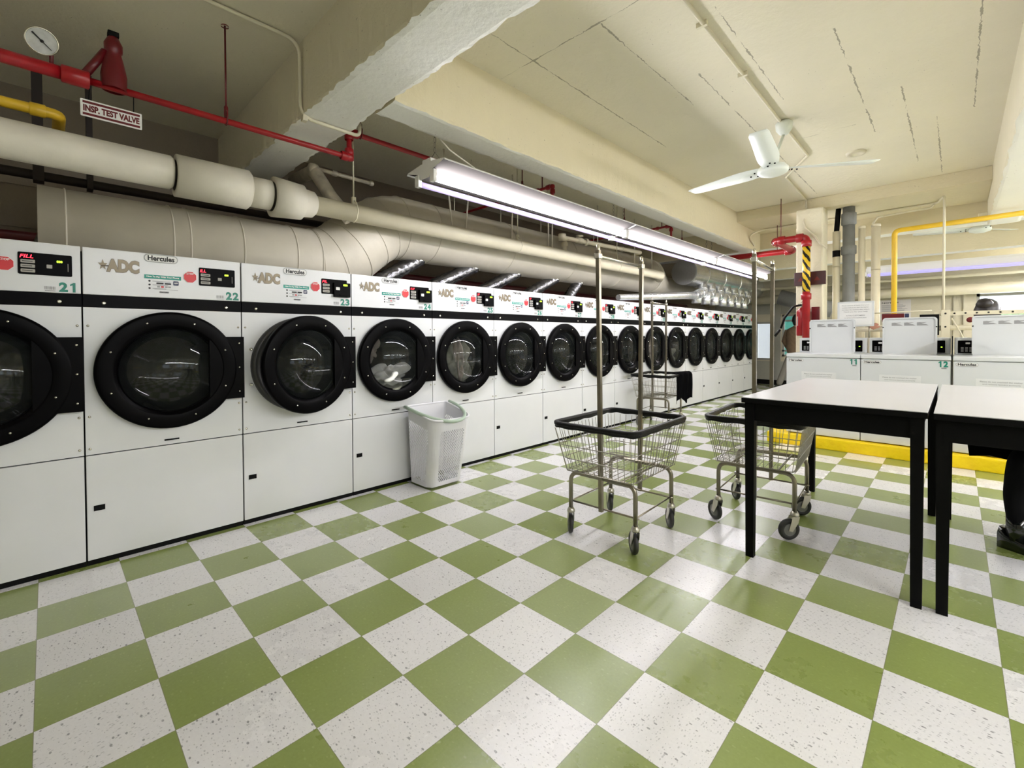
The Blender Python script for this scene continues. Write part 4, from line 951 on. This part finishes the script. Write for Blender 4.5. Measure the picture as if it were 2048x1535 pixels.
# ------------------------------------------------------------------ fluorescent fixtures
def fixture(x, y0, L, z, label, along='y', m1=None, m2=None, rot=0.0, group=None, chain=True, hz=HC, wings=True):
    t = thing('fluorescent_light', label, 'light fixture', (x, y0, z), 0 if along == 'y' else -PI/2, group=group)
    F3 = lambda u, v, d: V((u, d, v))
    b = bmesh.new()
    if not wings: box(b, -.055, .055, .008, L-.008, .022, .125, bev=.004); obj('housing', b, m_fix, t)
    else:
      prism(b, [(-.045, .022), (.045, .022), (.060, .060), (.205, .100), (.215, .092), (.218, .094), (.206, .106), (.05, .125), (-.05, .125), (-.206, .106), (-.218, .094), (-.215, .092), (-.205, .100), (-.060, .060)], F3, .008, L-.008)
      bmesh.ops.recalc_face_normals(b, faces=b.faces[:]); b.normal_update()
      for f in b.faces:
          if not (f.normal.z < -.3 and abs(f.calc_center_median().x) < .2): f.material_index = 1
      obj('reflector_housing', b, [m_refl_dark, m_fix], t)
    b = bmesh.new(); prism(b, [(-.05, .125), (.05, .125), (.045, .155), (-.045, .155)], F3, .02, L-.02); obj('ballast_cover', b, m_fix, t)
    for sx, mm in ((-.085, m2 or m_tubev), (.085, m1 or m_tube)):
        b = bmesh.new(); tube(b, [(sx, .035, .008), (sx, L-.035, .008)], .019, 14); obj('tube_lamp', b, mm, t)
        for yy in (.014, L-.014):
            b = bmesh.new(); box(b, sx-.022, sx+.022, yy-.014, yy+.014, -.016, .062, bev=.003); obj('lamp_holder', b, m_fix, t)
    if chain:
        for yy in (.09, L-.09):
            b = bmesh.new(); zz = .12; k = 0
            tube(b, [(-.05, yy-.02, .15), (0, yy, .22), (.05, yy+.02, .15)], .0025, 6)
            zz = .215
            while z+zz < hz-.03:
                q = V((.009, 0, 0)) if k % 2 else V((0, .009, 0)); c = V((0, yy, zz+.02))
                tube(b, [c+V((0, 0, -.02)), c+q-V((0, 0, .01)), c+q+V((0, 0, .01)), c+V((0, 0, .02)), c-q+V((0, 0, .01)), c-q-V((0, 0, .01))], .002, 5, closed=True); zz += .034; k += 1
            tube(b, [(0, yy, zz), (0, yy, hz-z-.004)], .002, 5)
            obj('chain', b, m_steel2, t)
    return t
G1 = 'fluorescent lights in a row above the dryers'
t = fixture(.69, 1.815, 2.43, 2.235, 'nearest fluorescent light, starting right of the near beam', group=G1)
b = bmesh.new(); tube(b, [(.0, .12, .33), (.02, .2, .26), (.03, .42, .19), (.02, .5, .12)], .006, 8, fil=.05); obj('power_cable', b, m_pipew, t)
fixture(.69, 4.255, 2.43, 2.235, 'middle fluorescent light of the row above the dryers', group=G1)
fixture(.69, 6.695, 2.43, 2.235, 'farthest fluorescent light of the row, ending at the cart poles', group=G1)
fixture(2.08, 10.12, 2.43, 2.24, 'violet glowing fluorescent light behind the yellow gas pipe', along='x', m1=m_tubeb, m2=m_tubeb, group='fluorescent lights across the back room', wings=False)
fixture(4.55, 10.12, 2.43, 2.24, 'added right-hand fill light of the back room, outside the frame', along='x', m1=m_tubef, m2=m_tubef, group='fluorescent lights across the back room', wings=False)  # unseen lamp added past the frame edge to light the back room
fixture(4.75, 11.1, 2.3, 2.34, 'second added right-hand fill light of the back room, outside the frame', along='x', m1=m_tubef, m2=m_tubef, group='fluorescent lights across the back room', wings=False)  # another unseen lamp, added to brighten the back room
# further lamps of the same hall, beyond the right-hand beam; the rear pair is added unseen fill
G2 = 'fluorescent lights in the right-hand bay'
fixture(5.4, .3, 2.43, 2.27, 'near fluorescent light in the right bay outside the frame', m1=m_tubef, m2=m_tubef, group=G2, wings=False)
fixture(5.4, 3.2, 2.43, 2.27, 'middle fluorescent light in the right bay outside the frame', m1=m_tubef, m2=m_tubef, group=G2, wings=False)
fixture(5.4, 6.1, 2.0, 2.27, 'far fluorescent light in the right bay outside the frame', m1=m_tubef, m2=m_tubef, group=G2, wings=False)

fixture(.9, -1.7, 2.43, 2.30, 'left added fill light behind the camera, across the room', along='x', m1=m_tubefill, m2=m_tubefill, group='added fill lights behind the camera', wings=False)  # unseen fill pair added to lift the left ceiling and near floor
fixture(-1.35, -1.7, 1.9, 2.62, 'leftmost added fill light behind the camera near the left wall', along='x', m1=m_tubefill, m2=m_tubefill, group='added fill lights behind the camera', wings=False)
# ------------------------------------------------------------------ ceiling fans
def fan(cx, cy, hx, hy, hz, label, angs, L=.80):
    t = thing('ceiling_fan', label, 'fan', (hx, hy, hz)); top = V((cx-hx, cy-hy, 2.999-hz))
    b = bmesh.new(); lathe(b, [(0, .0), (.045, 0), (.065, -.02), (.060, -.07), (.035, -.105), (.016, -.115), (0, -.115)], top, 'z', 24); box(b, top.x-.035, top.x+.035, top.y-.035, top.y+.035, top.z-.02, top.z); obj('canopy', b, m_fan, t)
    b = bmesh.new(); tube(b, [top+V((0, 0, -.1)), (0, 0, .05)], .012, 10); obj('downrod', b, m_fan, t)
    b = bmesh.new(); lathe(b, [(0, .06), (.05, .055), (.095, .035), (.115, .01), (.115, -.015), (.105, -.028), (.06, -.045), (0, -.052)], (0, 0, 0), 'z', 36); obj('motor_housing', b, m_fan, t)
    for a in angs:
        b = bmesh.new(); rows = []; N = 16
        for k in range(N+1):
            s = k/N; r = .09+(L-.09)*s; w0 = .055+.03*math.sin(min(1, s*3)*PI/2); w1 = w0*(1-.25*s); z = .012+.02*s; tw = .30-.22*s
            if k == N: w1 *= .82
            rows.append([b.verts.new((r, sgn*w1*math.cos(tw), z+sgn*w1*math.sin(tw)+dz)) for sgn, dz in ((-1, 0), (1, 0), (1, .006), (-1, .006))])
        for p, q in zip(rows, rows[1:]):
            for j in range(4): f = b.faces.new((p[j], p[(j+1) % 4], q[(j+1) % 4], q[j])); f.smooth = j in (0, 2)
        b.faces.new(rows[0]); b.faces.new(rows[-1])
        bl = obj('blade', b, m_fan, t, rot=(0, 0, math.radians(a)))
        b = bmesh.new()
        for px, py in ((.14, -.02), (.14, .03), (.19, .0)): lathe(b, [(.007, 0), (.007, -.008), (0, -.010)], (px, py, .004+py*.3), 'z', 10)
        objs('blade_screw', b, m_blkm, bl)
    return t
fan(2.18, 4.40, 2.115, 4.33, 2.59, 'white three-bladed ceiling fan hanging in the middle bay', (165, 38, -82))
fan(3.45, 9.10, 3.45, 9.10, 2.66, 'white ceiling fan beyond the yellow gas pipe', (180, 60, -60), L=.7)
t = thing('smoke_detector', 'round cream smoke detector base on the ceiling right of the fan', 'smoke detector', (2.507, 5.647, 3.0))
b = bmesh.new(); lathe(b, [(0, -.012), (.045, -.012), (.05, -.02), (.078, -.018), (.085, 0)], (0, 0, 0), 'z', 32); obj('base_plate', b, m_cond, t)
t = thing('junction_box', 'tiny cream junction box at the far right beam corner', 'junction box', (3.44, 7.75, 2.60)); b = bmesh.new(); box(b, -.04, .04, -.04, .04, -.03, .03, bev=.01); obj('box', b, m_cond, t)

# ------------------------------------------------------------------ pipes behind the washers
def vpipe(label, x, r, z0, z1, m, coup=(), y=7.3, name='vertical_pipe'):
    t = thing(name, label, 'pipe', (x, y, 0)); b = bmesh.new(); tube(b, [(0, 0, z0), (0, 0, z1)], r, 20); obj('pipe_run', b, m, t)
    if coup:
        b = bmesh.new()
        for (z, h, k) in coup: lathe(b, [(r, -h/2), (r*k, -h/2+.01), (r*k, h/2-.01), (r, h/2)], (0, 0, z), 'z', 20)
        objs('coupling', b, m, t)
    return t
vpipe('grey iron drain pipe with couplings behind the washers', 2.225, .066, 0, 2.85, m_pipeg, [(2.70, .16, 1.22), (2.30, .12, 1.25)], name='drain_pipe')
t = vpipe('cream pipe with dark band left of the grey drain pipe', 2.095, .042, 0, 2.56, m_pipe, [(2.1, .01, 1.02)])
b = bmesh.new(); lathe(b, [(.036, -.05), (.043, -.04), (.043, .04), (.036, .05)], (0, 0, 2.27), 'z', 20); tube(b, [(0, 0, 2.56), (0.02, 0, 2.85)], .03, 12); objs('dark_band', b, m_blkm, t)
vpipe('thin cream pipe just right of the grey drain pipe', 2.36, .036, 0, 2.58, m_pipe, [(2.57, .03, 1.1)])
vpipe('cream pipe between the thin pipe and the yellow gas pipe', 2.50, .046, 0, 2.58, m_pipe, [(2.02, .01, 1.03), (2.57, .03, 1.1)])
t = thing('gas_pipe', 'yellow gas pipe rising behind washer 12 and turning right', 'pipe', (2.68, 7.28, 0)); b = bmesh.new(); tube(b, [(0, 0, 0), (0, 0, 2.47), (1.9, 0, 2.50)], .028, 16, fil=.06); obj('pipe_run', b, m_yel, t)
# horizontal cream pipe across back
t = thing('long_pipe', 'thick cream pipe running across the far end of the room', 'pipe', (0, 12.25, 2.07)); b = bmesh.new(); tube(b, [(-1.5, 0, 0), (7.1, 0, .0)], .10, 24); obj('pipe_run', b, m_pipe, t)
b = bmesh.new(); tube(b, [(-1.5, 11.9, 2.30), (7.1, 11.9, 2.30)], .03, 12); tag(obj('upper_pipe', b, m_cond), 'thin cream pipe just above the thick pipe at the far end', 'pipe')
# diagonal grey duct at far end window
t = thing('sloping_duct', 'grey sloping duct in front of the teal curtained window', 'duct', (.75, 11.9, 1.98)); b = bmesh.new(); tube(b, [(-.45, 0, .12), (.55, .1, -.22)], .17, 24); obj('duct_run', b, m_galvcap, t)
# sign box on the column
t = thing('exit_sign', 'dark maroon box sign with dim red arrows on the column', 'sign', (1.695, 6.985, 1.855))
b = bmesh.new(); box(b, 0, .345, -.05, 0, 0, .17, bev=.005); obj('case', b, mat('maroon_case', (.045, .004, .006), .35), t)
b = bmesh.new()
for u in (.07, .25): prism(b, [(u-.03, .055), (u+.04, .055), (u+.005, .105)], lambda a, c, d: V((a, -.05-d, c)), .0005, .002)
obj('arrow', b, mat('dim_red_arrow', (.10, .008, .006), .5, emit=(1, .05, .02), es=.03), t)
# fire extinguisher with hose
t = thing('fire_extinguisher', 'red fire extinguisher with black hose hanging on the column', 'fire extinguisher', (1.795, 6.928, 1.20))
b = bmesh.new(); lathe(b, [(0, 0), (.062, .0), (.068, .012), (.068, .30), (.060, .335), (.03, .36), (.022, .37), (0, .37)], (0, 0, 0), 'z', 28); obj('cylinder', b, m_red, t)
b = bmesh.new(); prism(b, rrect(-.05, .02, .13, .25, .004, 3), lambda u, v, d: V((u, -.0685*math.cos(u/.068)-.0005*d, v)), 0, 1); obj('paper_label', b, m_oval, t)
b = bmesh.new(); tube(b, [(0, 0, .36), (0, 0, .41)], .012, 10); box(b, -.05, .03, -.01, .01, .405, .415); tube(b, [(-.02, 0, .43), (.01, 0, .455), (.035, 0, .43), (.01, 0, .405)], .004, 8); lathe(b, [(.016, 0), (.016, .02)], (0, -.02, .385), 'y', 12); obj('valve', b, m_steel2, t)
b = bmesh.new(); tube(b, [(-.01, -.01, .40), (-.10, -.02, .385), (-.20, -.02, .24), (-.245, -.02, .10)], .013, 10, fil=.07); tube(b, [(-.255, -.02, .085), (-.315, -.02, -.005)], .016, 10); obj('hose', b, m_rub, t)
t = thing('fire_alarm_box', 'small dark red box on the column right of the riser', 'alarm box', (1.89, 6.985, 1.40)); b = bmesh.new(); box(b, 0, .085, -.05, 0, 0, .17, bev=.006); obj('box', b, m_redd, t)
# framed notice
t = thing('framed_notice', 'white framed notice standing between washers 11 and 12', 'notice', (2.238, 6.49, 1.302))
b = bmesh.new(); F0 = lambda u, v, d: V((u, -d, v)); prism(b, rrect(0, .335, 0, .285, .006, 3), F0, 0, .02); obj('frame', b, m_en2, t)
b = bmesh.new(); prism(b, [(.02, .02), (.315, .02), (.315, .265), (.02, .265)], F0, .02, .021); obj('sheet', b, m_paper, t)
b = bmesh.new()
for k, (s, v, w) in enumerate((('Please remove all items from your', .232, .25), ('pockets before you start the washer', .208, .24), ('and clean the machine after using it', .184, .25), ('Thank you for your help', .160, .22), ('ATTN CUSTOMERS', .118, .17), ('no dyeing in these machines please', .092, .2))):
    text(b, s, .167-w/2, .167+w/2, v, v+.013, F0, .0222, 0, bold=.015)
obj('printed_text', b, m_grey, t)
b = bmesh.new(); tube(b, [(.05, -.01, 0), (.05, -.01, -.128)], .006, 8); tube(b, [(.29, -.01, 0), (.29, -.01, -.128)], .006, 8); objs('support_rod', b, m_steel2, t)
# shelf rail, strut and hoses behind washers
t = thing('service_rail', 'cream slotted rail and pipes behind washers 12 and its neighbour', 'rail', (2.55, 6.95, 0))
b = bmesh.new(); tube(b, [(-.25, 0, 1.27), (1.7, 0, 1.29)], .028, 12); tube(b, [(-.1, 0, 1.46), (.48, 0, 1.475)], .007, 8); tube(b, [(-.35, 0, 1.31), (.1, 0, 1.315)], .007, 8); objs('rail_pipe', b, m_cond, t)
b = bmesh.new(); box(b, .50, 1.65, -.03, 0, 1.415, 1.455); obj('slotted_rail', b, m_cond, t)
b = bmesh.new(); box(b, .555, .625, -.05, -.005, 1.06, 1.475, bev=.003); obj('slotted_post', b, m_cond, t)
b = bmesh.new()
for k in range(8): lathe(b, [(.009, 0), (.009, .002), (0, .002)], (.66+.085*k, -.031, 1.435), (0, -1, 0), 10)
for z in (1.15, 1.29, 1.435): lathe(b, [(.009, 0), (.009, .002), (0, .002)], (.59, -.051, z), (0, -1, 0), 10)
objs('rail_slot', b, m_ink, t)
b = bmesh.new(); lathe(b, [(0, -.012), (.028, -.01), (.03, 0), (.028, .01), (0, .012)], (.78, -.09, 1.36), (0, 1, .2), 14); tube(b, [(.78, -.05, 1.36), (.86, -.05, 1.365)], .013, 8); obj('valve_wheel', b, m_redd, t)
b = bmesh.new(); tube(b, [(.80, -.05, 1.37), (.92, -.04, 1.37), (.90, -.04, 1.20), (.84, -.04, 1.10)], .018, 10, fil=.05); tube(b, [(.64, -.03, 1.38), (.70, -.03, 1.25), (.76, -.03, 1.08)], .006, 8, fil=.02); objs('hose', b, m_cond, t)
t = thing('control_box', 'black control box behind the raised lid of washer 12', 'control box', (2.93, 6.9, 1.20)); b = bmesh.new(); box(b, 0, .16, 0, .06, 0, .23, bev=.004); obj('case', b, m_blkm, t)
b = bmesh.new(); lines(b, .03, .13, .12, .2, 6, F0, .001, 0); tube(b, [(.06, -.01, .0), (.07, -.02, -.13)], .008, 6); tube(b, [(.11, -.01, .0), (.10, -.02, -.13)], .008, 6); obj('lettering', b, m_grey, t)
t = thing('small_control_box', 'small dark box above the lid of washer 12 on its left', 'control box', (2.60, 6.9, 1.36)); b = bmesh.new(); box(b, 0, .20, 0, .05, 0, .09, bev=.004); obj('case', b, m_redd, t)
heap('cleaning_rag', 'pinkish rag behind the consoles of washers 11 and 12', 'rag', (2.52, 6.95, 1.30), (.05, .03, .045), mat('pink_rag', (.42, .20, .14), .8), 61, .4, 3)
# notices on the back wall
def poster(label, x0, z0, w, h, cols, icon=True):
    t = thing('wall_notice', label, 'notice', (x0, Y1-.012, z0), group='printed notices on the far wall'); b = bmesh.new(); prism(b, rrect(0, w, 0, h, .01, 3), F0, 0, .008); obj('sheet', b, m_board, t)
    b = bmesh.new(); cw = w/cols
    for c in range(cols):
        u = c*cw+.03
        text(b, 'NOTICE', u, u+cw*.55, h-.075, h-.045, F0, .0095, 0, bold=.03)
        lines(b, u, u+cw-.06, h*.30, h-.10, 9, F0, .0085, 1, ragged=.25)
        prism(b, rrect(u+cw*.45, u+cw-.06, .04, .04+h*.2, .01, 3), F0, .0085, .010, 2)
        lines(b, u, u+cw*.38, .04, h*.26, 3, F0, .0085, 1)
    obj('print', b, [m_ink, m_grey, m_navy], t)
poster('white notice panel with navy icons right of the yellow gas pipe', 2.05, 1.53, .50, .42, 1)
poster('white notice panel partly behind the cream pipes', 1.40, 1.53, .60, .42, 1)
# door frame lines and dark slot on back wall
b = bmesh.new(); box(b, 3.02, 3.05, Y1-.012, Y1, 1.48, 2.02); tag(obj('wall_slot', b, m_badged), 'dark narrow vertical strip on the far wall left of the window', 'strip')
b = bmesh.new(); box(b, 3.18, 3.22, Y1-.03, Y1, 0, 2.1); box(b, 3.32, 3.36, Y1-.04, Y1, 0, 2.1); struct('trim_3', b, m_wall)

# ------------------------------------------------------------------ people
def skin_person(name, verts, edges, radii, m, parent, sub=2, root=0):
    me = bpy.data.meshes.new(name); me.from_pydata([V(v) for v in verts], edges, []); me.materials.append(m)
    o = bpy.data.objects.new(name, me); COL.objects.link(o); o.parent = parent
    md = o.modifiers.new('skin', 'SKIN'); md.use_smooth_shade = True
    for i, r in enumerate(radii):
        r = r if isinstance(r, tuple) else (r, r); me.skin_vertices[0].data[i].radius = r
        me.skin_vertices[0].data[i].use_root = (i == root)
    s = o.modifiers.new('sub', 'SUBSURF'); s.levels = sub; s.render_levels = sub
    return o
def head(parent, c, facing, tilt=0.0, hair_back=True, bun=False):
    """small head with face features; facing = yaw"""
    b = bmesh.new(); bmesh.ops.create_uvsphere(b, u_segments=24, v_segments=18, radius=1)
    for v in b.verts:
        x, y, z = v.co; s = 1-.18*max(0, -z); v.co = V((x*.095*s, y*.074*s, z*.118))
    lathe(b, [(.052, -.06), (.050, -.14), (.06, -.19)], (-.012, 0, 0), 'z', 16)
    tube(b, [(.088, 0, .012), (.108, 0, -.022), (.094, 0, -.03)], [.008, .014, .01], 8)
    for s in (-1, 1): lathe(b, [(0, -.008), (.020, -.006), (.024, 0), (.018, .008), (0, .006)], (-.005, s*.074, -.005), (0, 1, 0), 12)
    for f in b.faces: f.smooth = True
    h = obj('head', b, m_skin, parent, loc=c, rot=(0, tilt, facing))
    b = bmesh.new()
    for s in (-1, 1): lathe(b, [(0, 0), (.010, .001), (.008, .004), (0, .005)], (.083, s*.03, .01), (1, s*.3, 0), 10); box(b, .080, .090, s*.03-.014, s*.03+.014, .028, .033)
    obj('eyes', b, m_ink, h)
    b = bmesh.new(); tube(b, [(.076, -.024, -.055), (.086, 0, -.053), (.076, .024, -.055)], .0045, 6); obj('mouth', b, mat('lips', (.35, .12, .10), .5), h)
    b = bmesh.new(); bmesh.ops.create_uvsphere(b, u_segments=28, v_segments=20, radius=1)
    dl = [v for v in b.verts if v.co.x > .35 and v.co.z < .45]
    bmesh.ops.delete(b, geom=dl, context='VERTS')
    for v in b.verts:
        x, y, z = v.co; r = 1+.03*math.sin(x*23+y*17)+.02*math.sin(z*31); v.co = V((x*.112*r-.008, y*.090*r, z*.130*r+.006 if z > -.6 else z*.145+.006))
    if bun: lathe(b, [(0, -.05), (.04, -.04), (.06, 0), (.045, .04), (0, .05)], (-.11, 0, .03), (1, 0, -.4), 16)
    for f in b.faces: f.smooth = True
    obj('hair', b, m_hair, h)
    return h
def hand(parent, w, d, side, curl=.5, m=None):
    """palm + five fingers; w wrist position, d direction"""
    d = V(d).normalized(); n = V((0, 0, -1)) if abs(d.z) < .7 else V((-1, 0, 0)); s = d.cross(n).normalized()*side; n = s.cross(d)*side
    W0 = V(w); vs = [W0, W0+d*.05]; es = [(0, 1)]; rad = [(.024, .018), (.034, .015)]
    for k, (off, L) in enumerate(((-.030, .060), (-.011, .072), (.009, .075), (.028, .065))):
        base = W0+d*.085+s*off; p1 = base+d*L*.45-n*0.0; p2 = p1+(d*(1-curl*.5)+n*curl).normalized()*L*.35; p3 = p2+(d*(1-curl)+n*curl*1.3).normalized()*L*.3
        i = len(vs); vs += [base, p1, p2, p3]; es += [(1, i), (i, i+1), (i+1, i+2), (i+2, i+3)]; rad += [.011, .009, .0085, .0075]
    i = len(vs); tb = W0+d*.03-s*.03; vs += [tb, tb-s*.022+d*.025+n*.01, tb-s*.026+d*.052+n*.02]; es += [(0, i), (i, i+1), (i+1, i+2)]; rad += [.013, .010, .008]
    return skin_person('hand', vs, es, rad, m or m_skin, parent, 2)
# seated person at the right edge: torso outside the frame, legs below the second table
t = thing('person', 'seated person in black trousers and glossy black boots under the right table', 'person', (3.95, 4.05, 0))
vs = [(.13, .28, .56), (.15, .31, .75), (.14, .30, 1.0), (.12, .28, 1.18), (.11, .26, 1.28),
      (.04, .16, .545), (-.27, -.14, .555), (-.46, -.30, .54), (-.485, -.27, .30), (-.47, -.24, .10),
      (.20, .16, .545), (.04, -.10, .555), (-.16, -.34, .55), (-.20, -.33, .30), (-.20, -.30, .10),
      (-.05, .22, 1.17), (-.12, .06, .98), (-.06, -.14, .925), (.30, .32, 1.17), (.34, .16, .97), (.18, -.06, .925)]
es = [(0, 1), (1, 2), (2, 3), (3, 4), (0, 5), (5, 6), (6, 7), (7, 8), (8, 9), (0, 10), (10, 11), (11, 12), (12, 13), (13, 14), (3, 15), (15, 16), (16, 17), (3, 18), (18, 19), (19, 20)]
rd = [(.15, .12), (.14, .10), (.16, .11), (.13, .09), (.06, .06), .085, .075, .066, .052, .040, .085, .075, .066, .052, .040, .055, .042, .032, .055, .042, .032]
skin_person('body', vs, es, rd, m_clothd, t)
for (x, y) in ((-.47, -.24), (-.20, -.30)):
    b = bmesh.new(); rows = []
    for k in range(9):
        s = k/8; ln = -.07+.27*s; w = .043+.008*math.sin(s*PI); hh = .115-.055*min(1, s*1.6) if s < .9 else .045
        rows.append([b.verts.new((x+ln*-.55, y+ln*-.83, 0) if False else (x+ln*.90+sg*w*.43, y-ln*.43+sg*w*.90, z)) for sg, z in ((-1, .0), (1, .0), (1, hh*.7), (.5, hh), (-.5, hh), (-1, hh*.7))])
    for p, q in zip(rows, rows[1:]):
        for j in range(6): f = b.faces.new((p[j], p[(j+1) % 6], q[(j+1) % 6], q[j])); f.smooth = True
    b.faces.new(rows[0]); b.faces.new(rows[-1]); tube(b, [(x, y, .06), (x-.003, y-.006, .19)], [.05, .046], 16); obj('boot', b, m_boot, t)
# black coat hanging over the knees
b = bmesh.new(); rows = []
for k in range(15):
    s = k/14; x = -.665+.56*s; rows.append([b.verts.new((x+.012*math.sin(s*20), -.25+.02*math.sin(s*14), .495+.012*math.sin(s*9))), b.verts.new((x-.015+.02*s, -.20, .62)), b.verts.new((x, .04, .66)), b.verts.new((x+.02, .08, .50))])
for p, q in zip(rows, rows[1:]):
    for j in range(3): f = b.faces.new((p[j], p[j+1], q[j+1], q[j])); f.smooth = True
bmesh.ops.solidify(b, geom=b.faces[:], thickness=.02); obj('coat', b, m_clothd, t)
head(t, (.11, .24, 1.44), math.radians(235))
hand(t, (-.06, -.14, .925), (-.3, -.6, -.22), 1, .5); hand(t, (.18, -.06, .925), (-.3, -.6, -.22), -1, .5)
t = thing('stool', 'black stool under the seated person at the right table', 'stool', (4.10, 4.36, 0)); b = bmesh.new(); lathe(b, [(0, .42), (.17, .42), (.18, .44), (.17, .46), (0, .465)], (0, 0, 0), 'z', 28); obj('seat', b, m_blkm, t)
for k in range(4):
    a = PI/4+k*PI/2; b = bmesh.new(); tube(b, [(.12*math.cos(a), .12*math.sin(a), .42), (.18*math.cos(a), .18*math.sin(a), 0)], .012, 8); obj('leg', b, m_blkm, t)

# person bending behind the washers
t = thing('person', 'dark haired person bending down behind the right-hand washers', 'person', (3.54, 8.05, 0))
vs = [(.10, .1, .90), (.08, .06, 1.10), (.03, .02, 1.28), (-.02, 0, 1.40), (-.04, -.02, 1.45), (.04, .05, .88), (.02, .05, .48), (.06, .12, .07), (.20, .12, .88), (.20, .12, .48), (.22, .18, .07),
      (-.05, -.16, 1.33), (-.10, -.24, 1.12), (-.10, -.36, 1.02), (.12, .16, 1.33), (.10, .05, 1.12), (.02, -.12, 1.04)]
es = [(0, 1), (1, 2), (2, 3), (3, 4), (0, 5), (5, 6), (6, 7), (0, 8), (8, 9), (9, 10), (3, 11), (11, 12), (12, 13), (3, 14), (14, 15), (15, 16)]
rd = [(.15, .11), (.14, .10), (.16, .11), (.10, .08), .05, .08, .06, .04, .08, .06, .04, .055, .042, .03, .055, .042, .03]
skin_person('body', vs, es, rd, m_clothd, t)
head(t, (-.05, -.03, 1.475), math.radians(75), tilt=.55, bun=True).scale = (1.2, 1.3, 1.2)
for x, y in ((.06, .10), (.22, .16)):
    b = bmesh.new(); box(b, x-.16, x+.07, y-.045, y+.045, 0, .08, bev=.02); obj('shoe', b, m_boot, t)
hand(t, (-.10, -.36, 1.02), (0, -.8, -.4), 1); hand(t, (.02, -.12, 1.04), (-.2, -.8, -.4), -1)

# person standing at the far end behind the column
t = thing('person', 'person in brown jacket half hidden behind the column at the far end', 'person', (.68, 11.75, 0))
vs = [(0, 0, .92), (0, 0, 1.10), (0, 0, 1.26), (0, 0, 1.36), (0, 0, 1.42), (-.09, 0, .88), (-.22, 0, .48), (-.36, 0, .07), (.09, 0, .88), (.13, 0, .48), (.16, 0, .07), (-.19, 0, 1.30), (-.24, .03, 1.08), (-.20, .15, .92), (.19, 0, 1.30), (.24, .03, 1.08), (.20, .15, .92)]
es = [(0, 1), (1, 2), (2, 3), (3, 4), (0, 5), (5, 6), (6, 7), (0, 8), (8, 9), (9, 10), (3, 11), (11, 12), (12, 13), (3, 14), (14, 15), (15, 16)]
rd = [(.15, .11), (.14, .10), (.16, .11), (.10, .08), .05, .08, .075, .07, .08, .075, .07, .055, .042, .03, .055, .042, .03]
skin_person('body', vs, es, rd, m_gtrs, t)
b = bmesh.new(); lathe(b, [(.17, .80), (.20, .90), (.195, 1.05), (.215, 1.22), (.20, 1.32), (.10, 1.40), (.06, 1.42)], (0, 0, 0), 'z', 24)
for v in b.verts: v.co.y *= .72
for s in (-1, 1): tube(b, [(s*.17, 0, 1.32), (s*.25, .03, 1.08), (s*.21, .15, .93)], [.065, .055, .045], 12)
obj('jacket', b, m_brown, t)
head(t, (0, 0, 1.55), math.radians(80))
for x in (-.36, .16):
    b = bmesh.new(); box(b, x-.05, x+.05, -.10, .14, 0, .08, bev=.02); obj('shoe', b, m_boot, t)
hand(t, (-.20, .15, .92), (0, .5, -.8), 1); hand(t, (.20, .15, .92), (0, .5, -.8), -1)
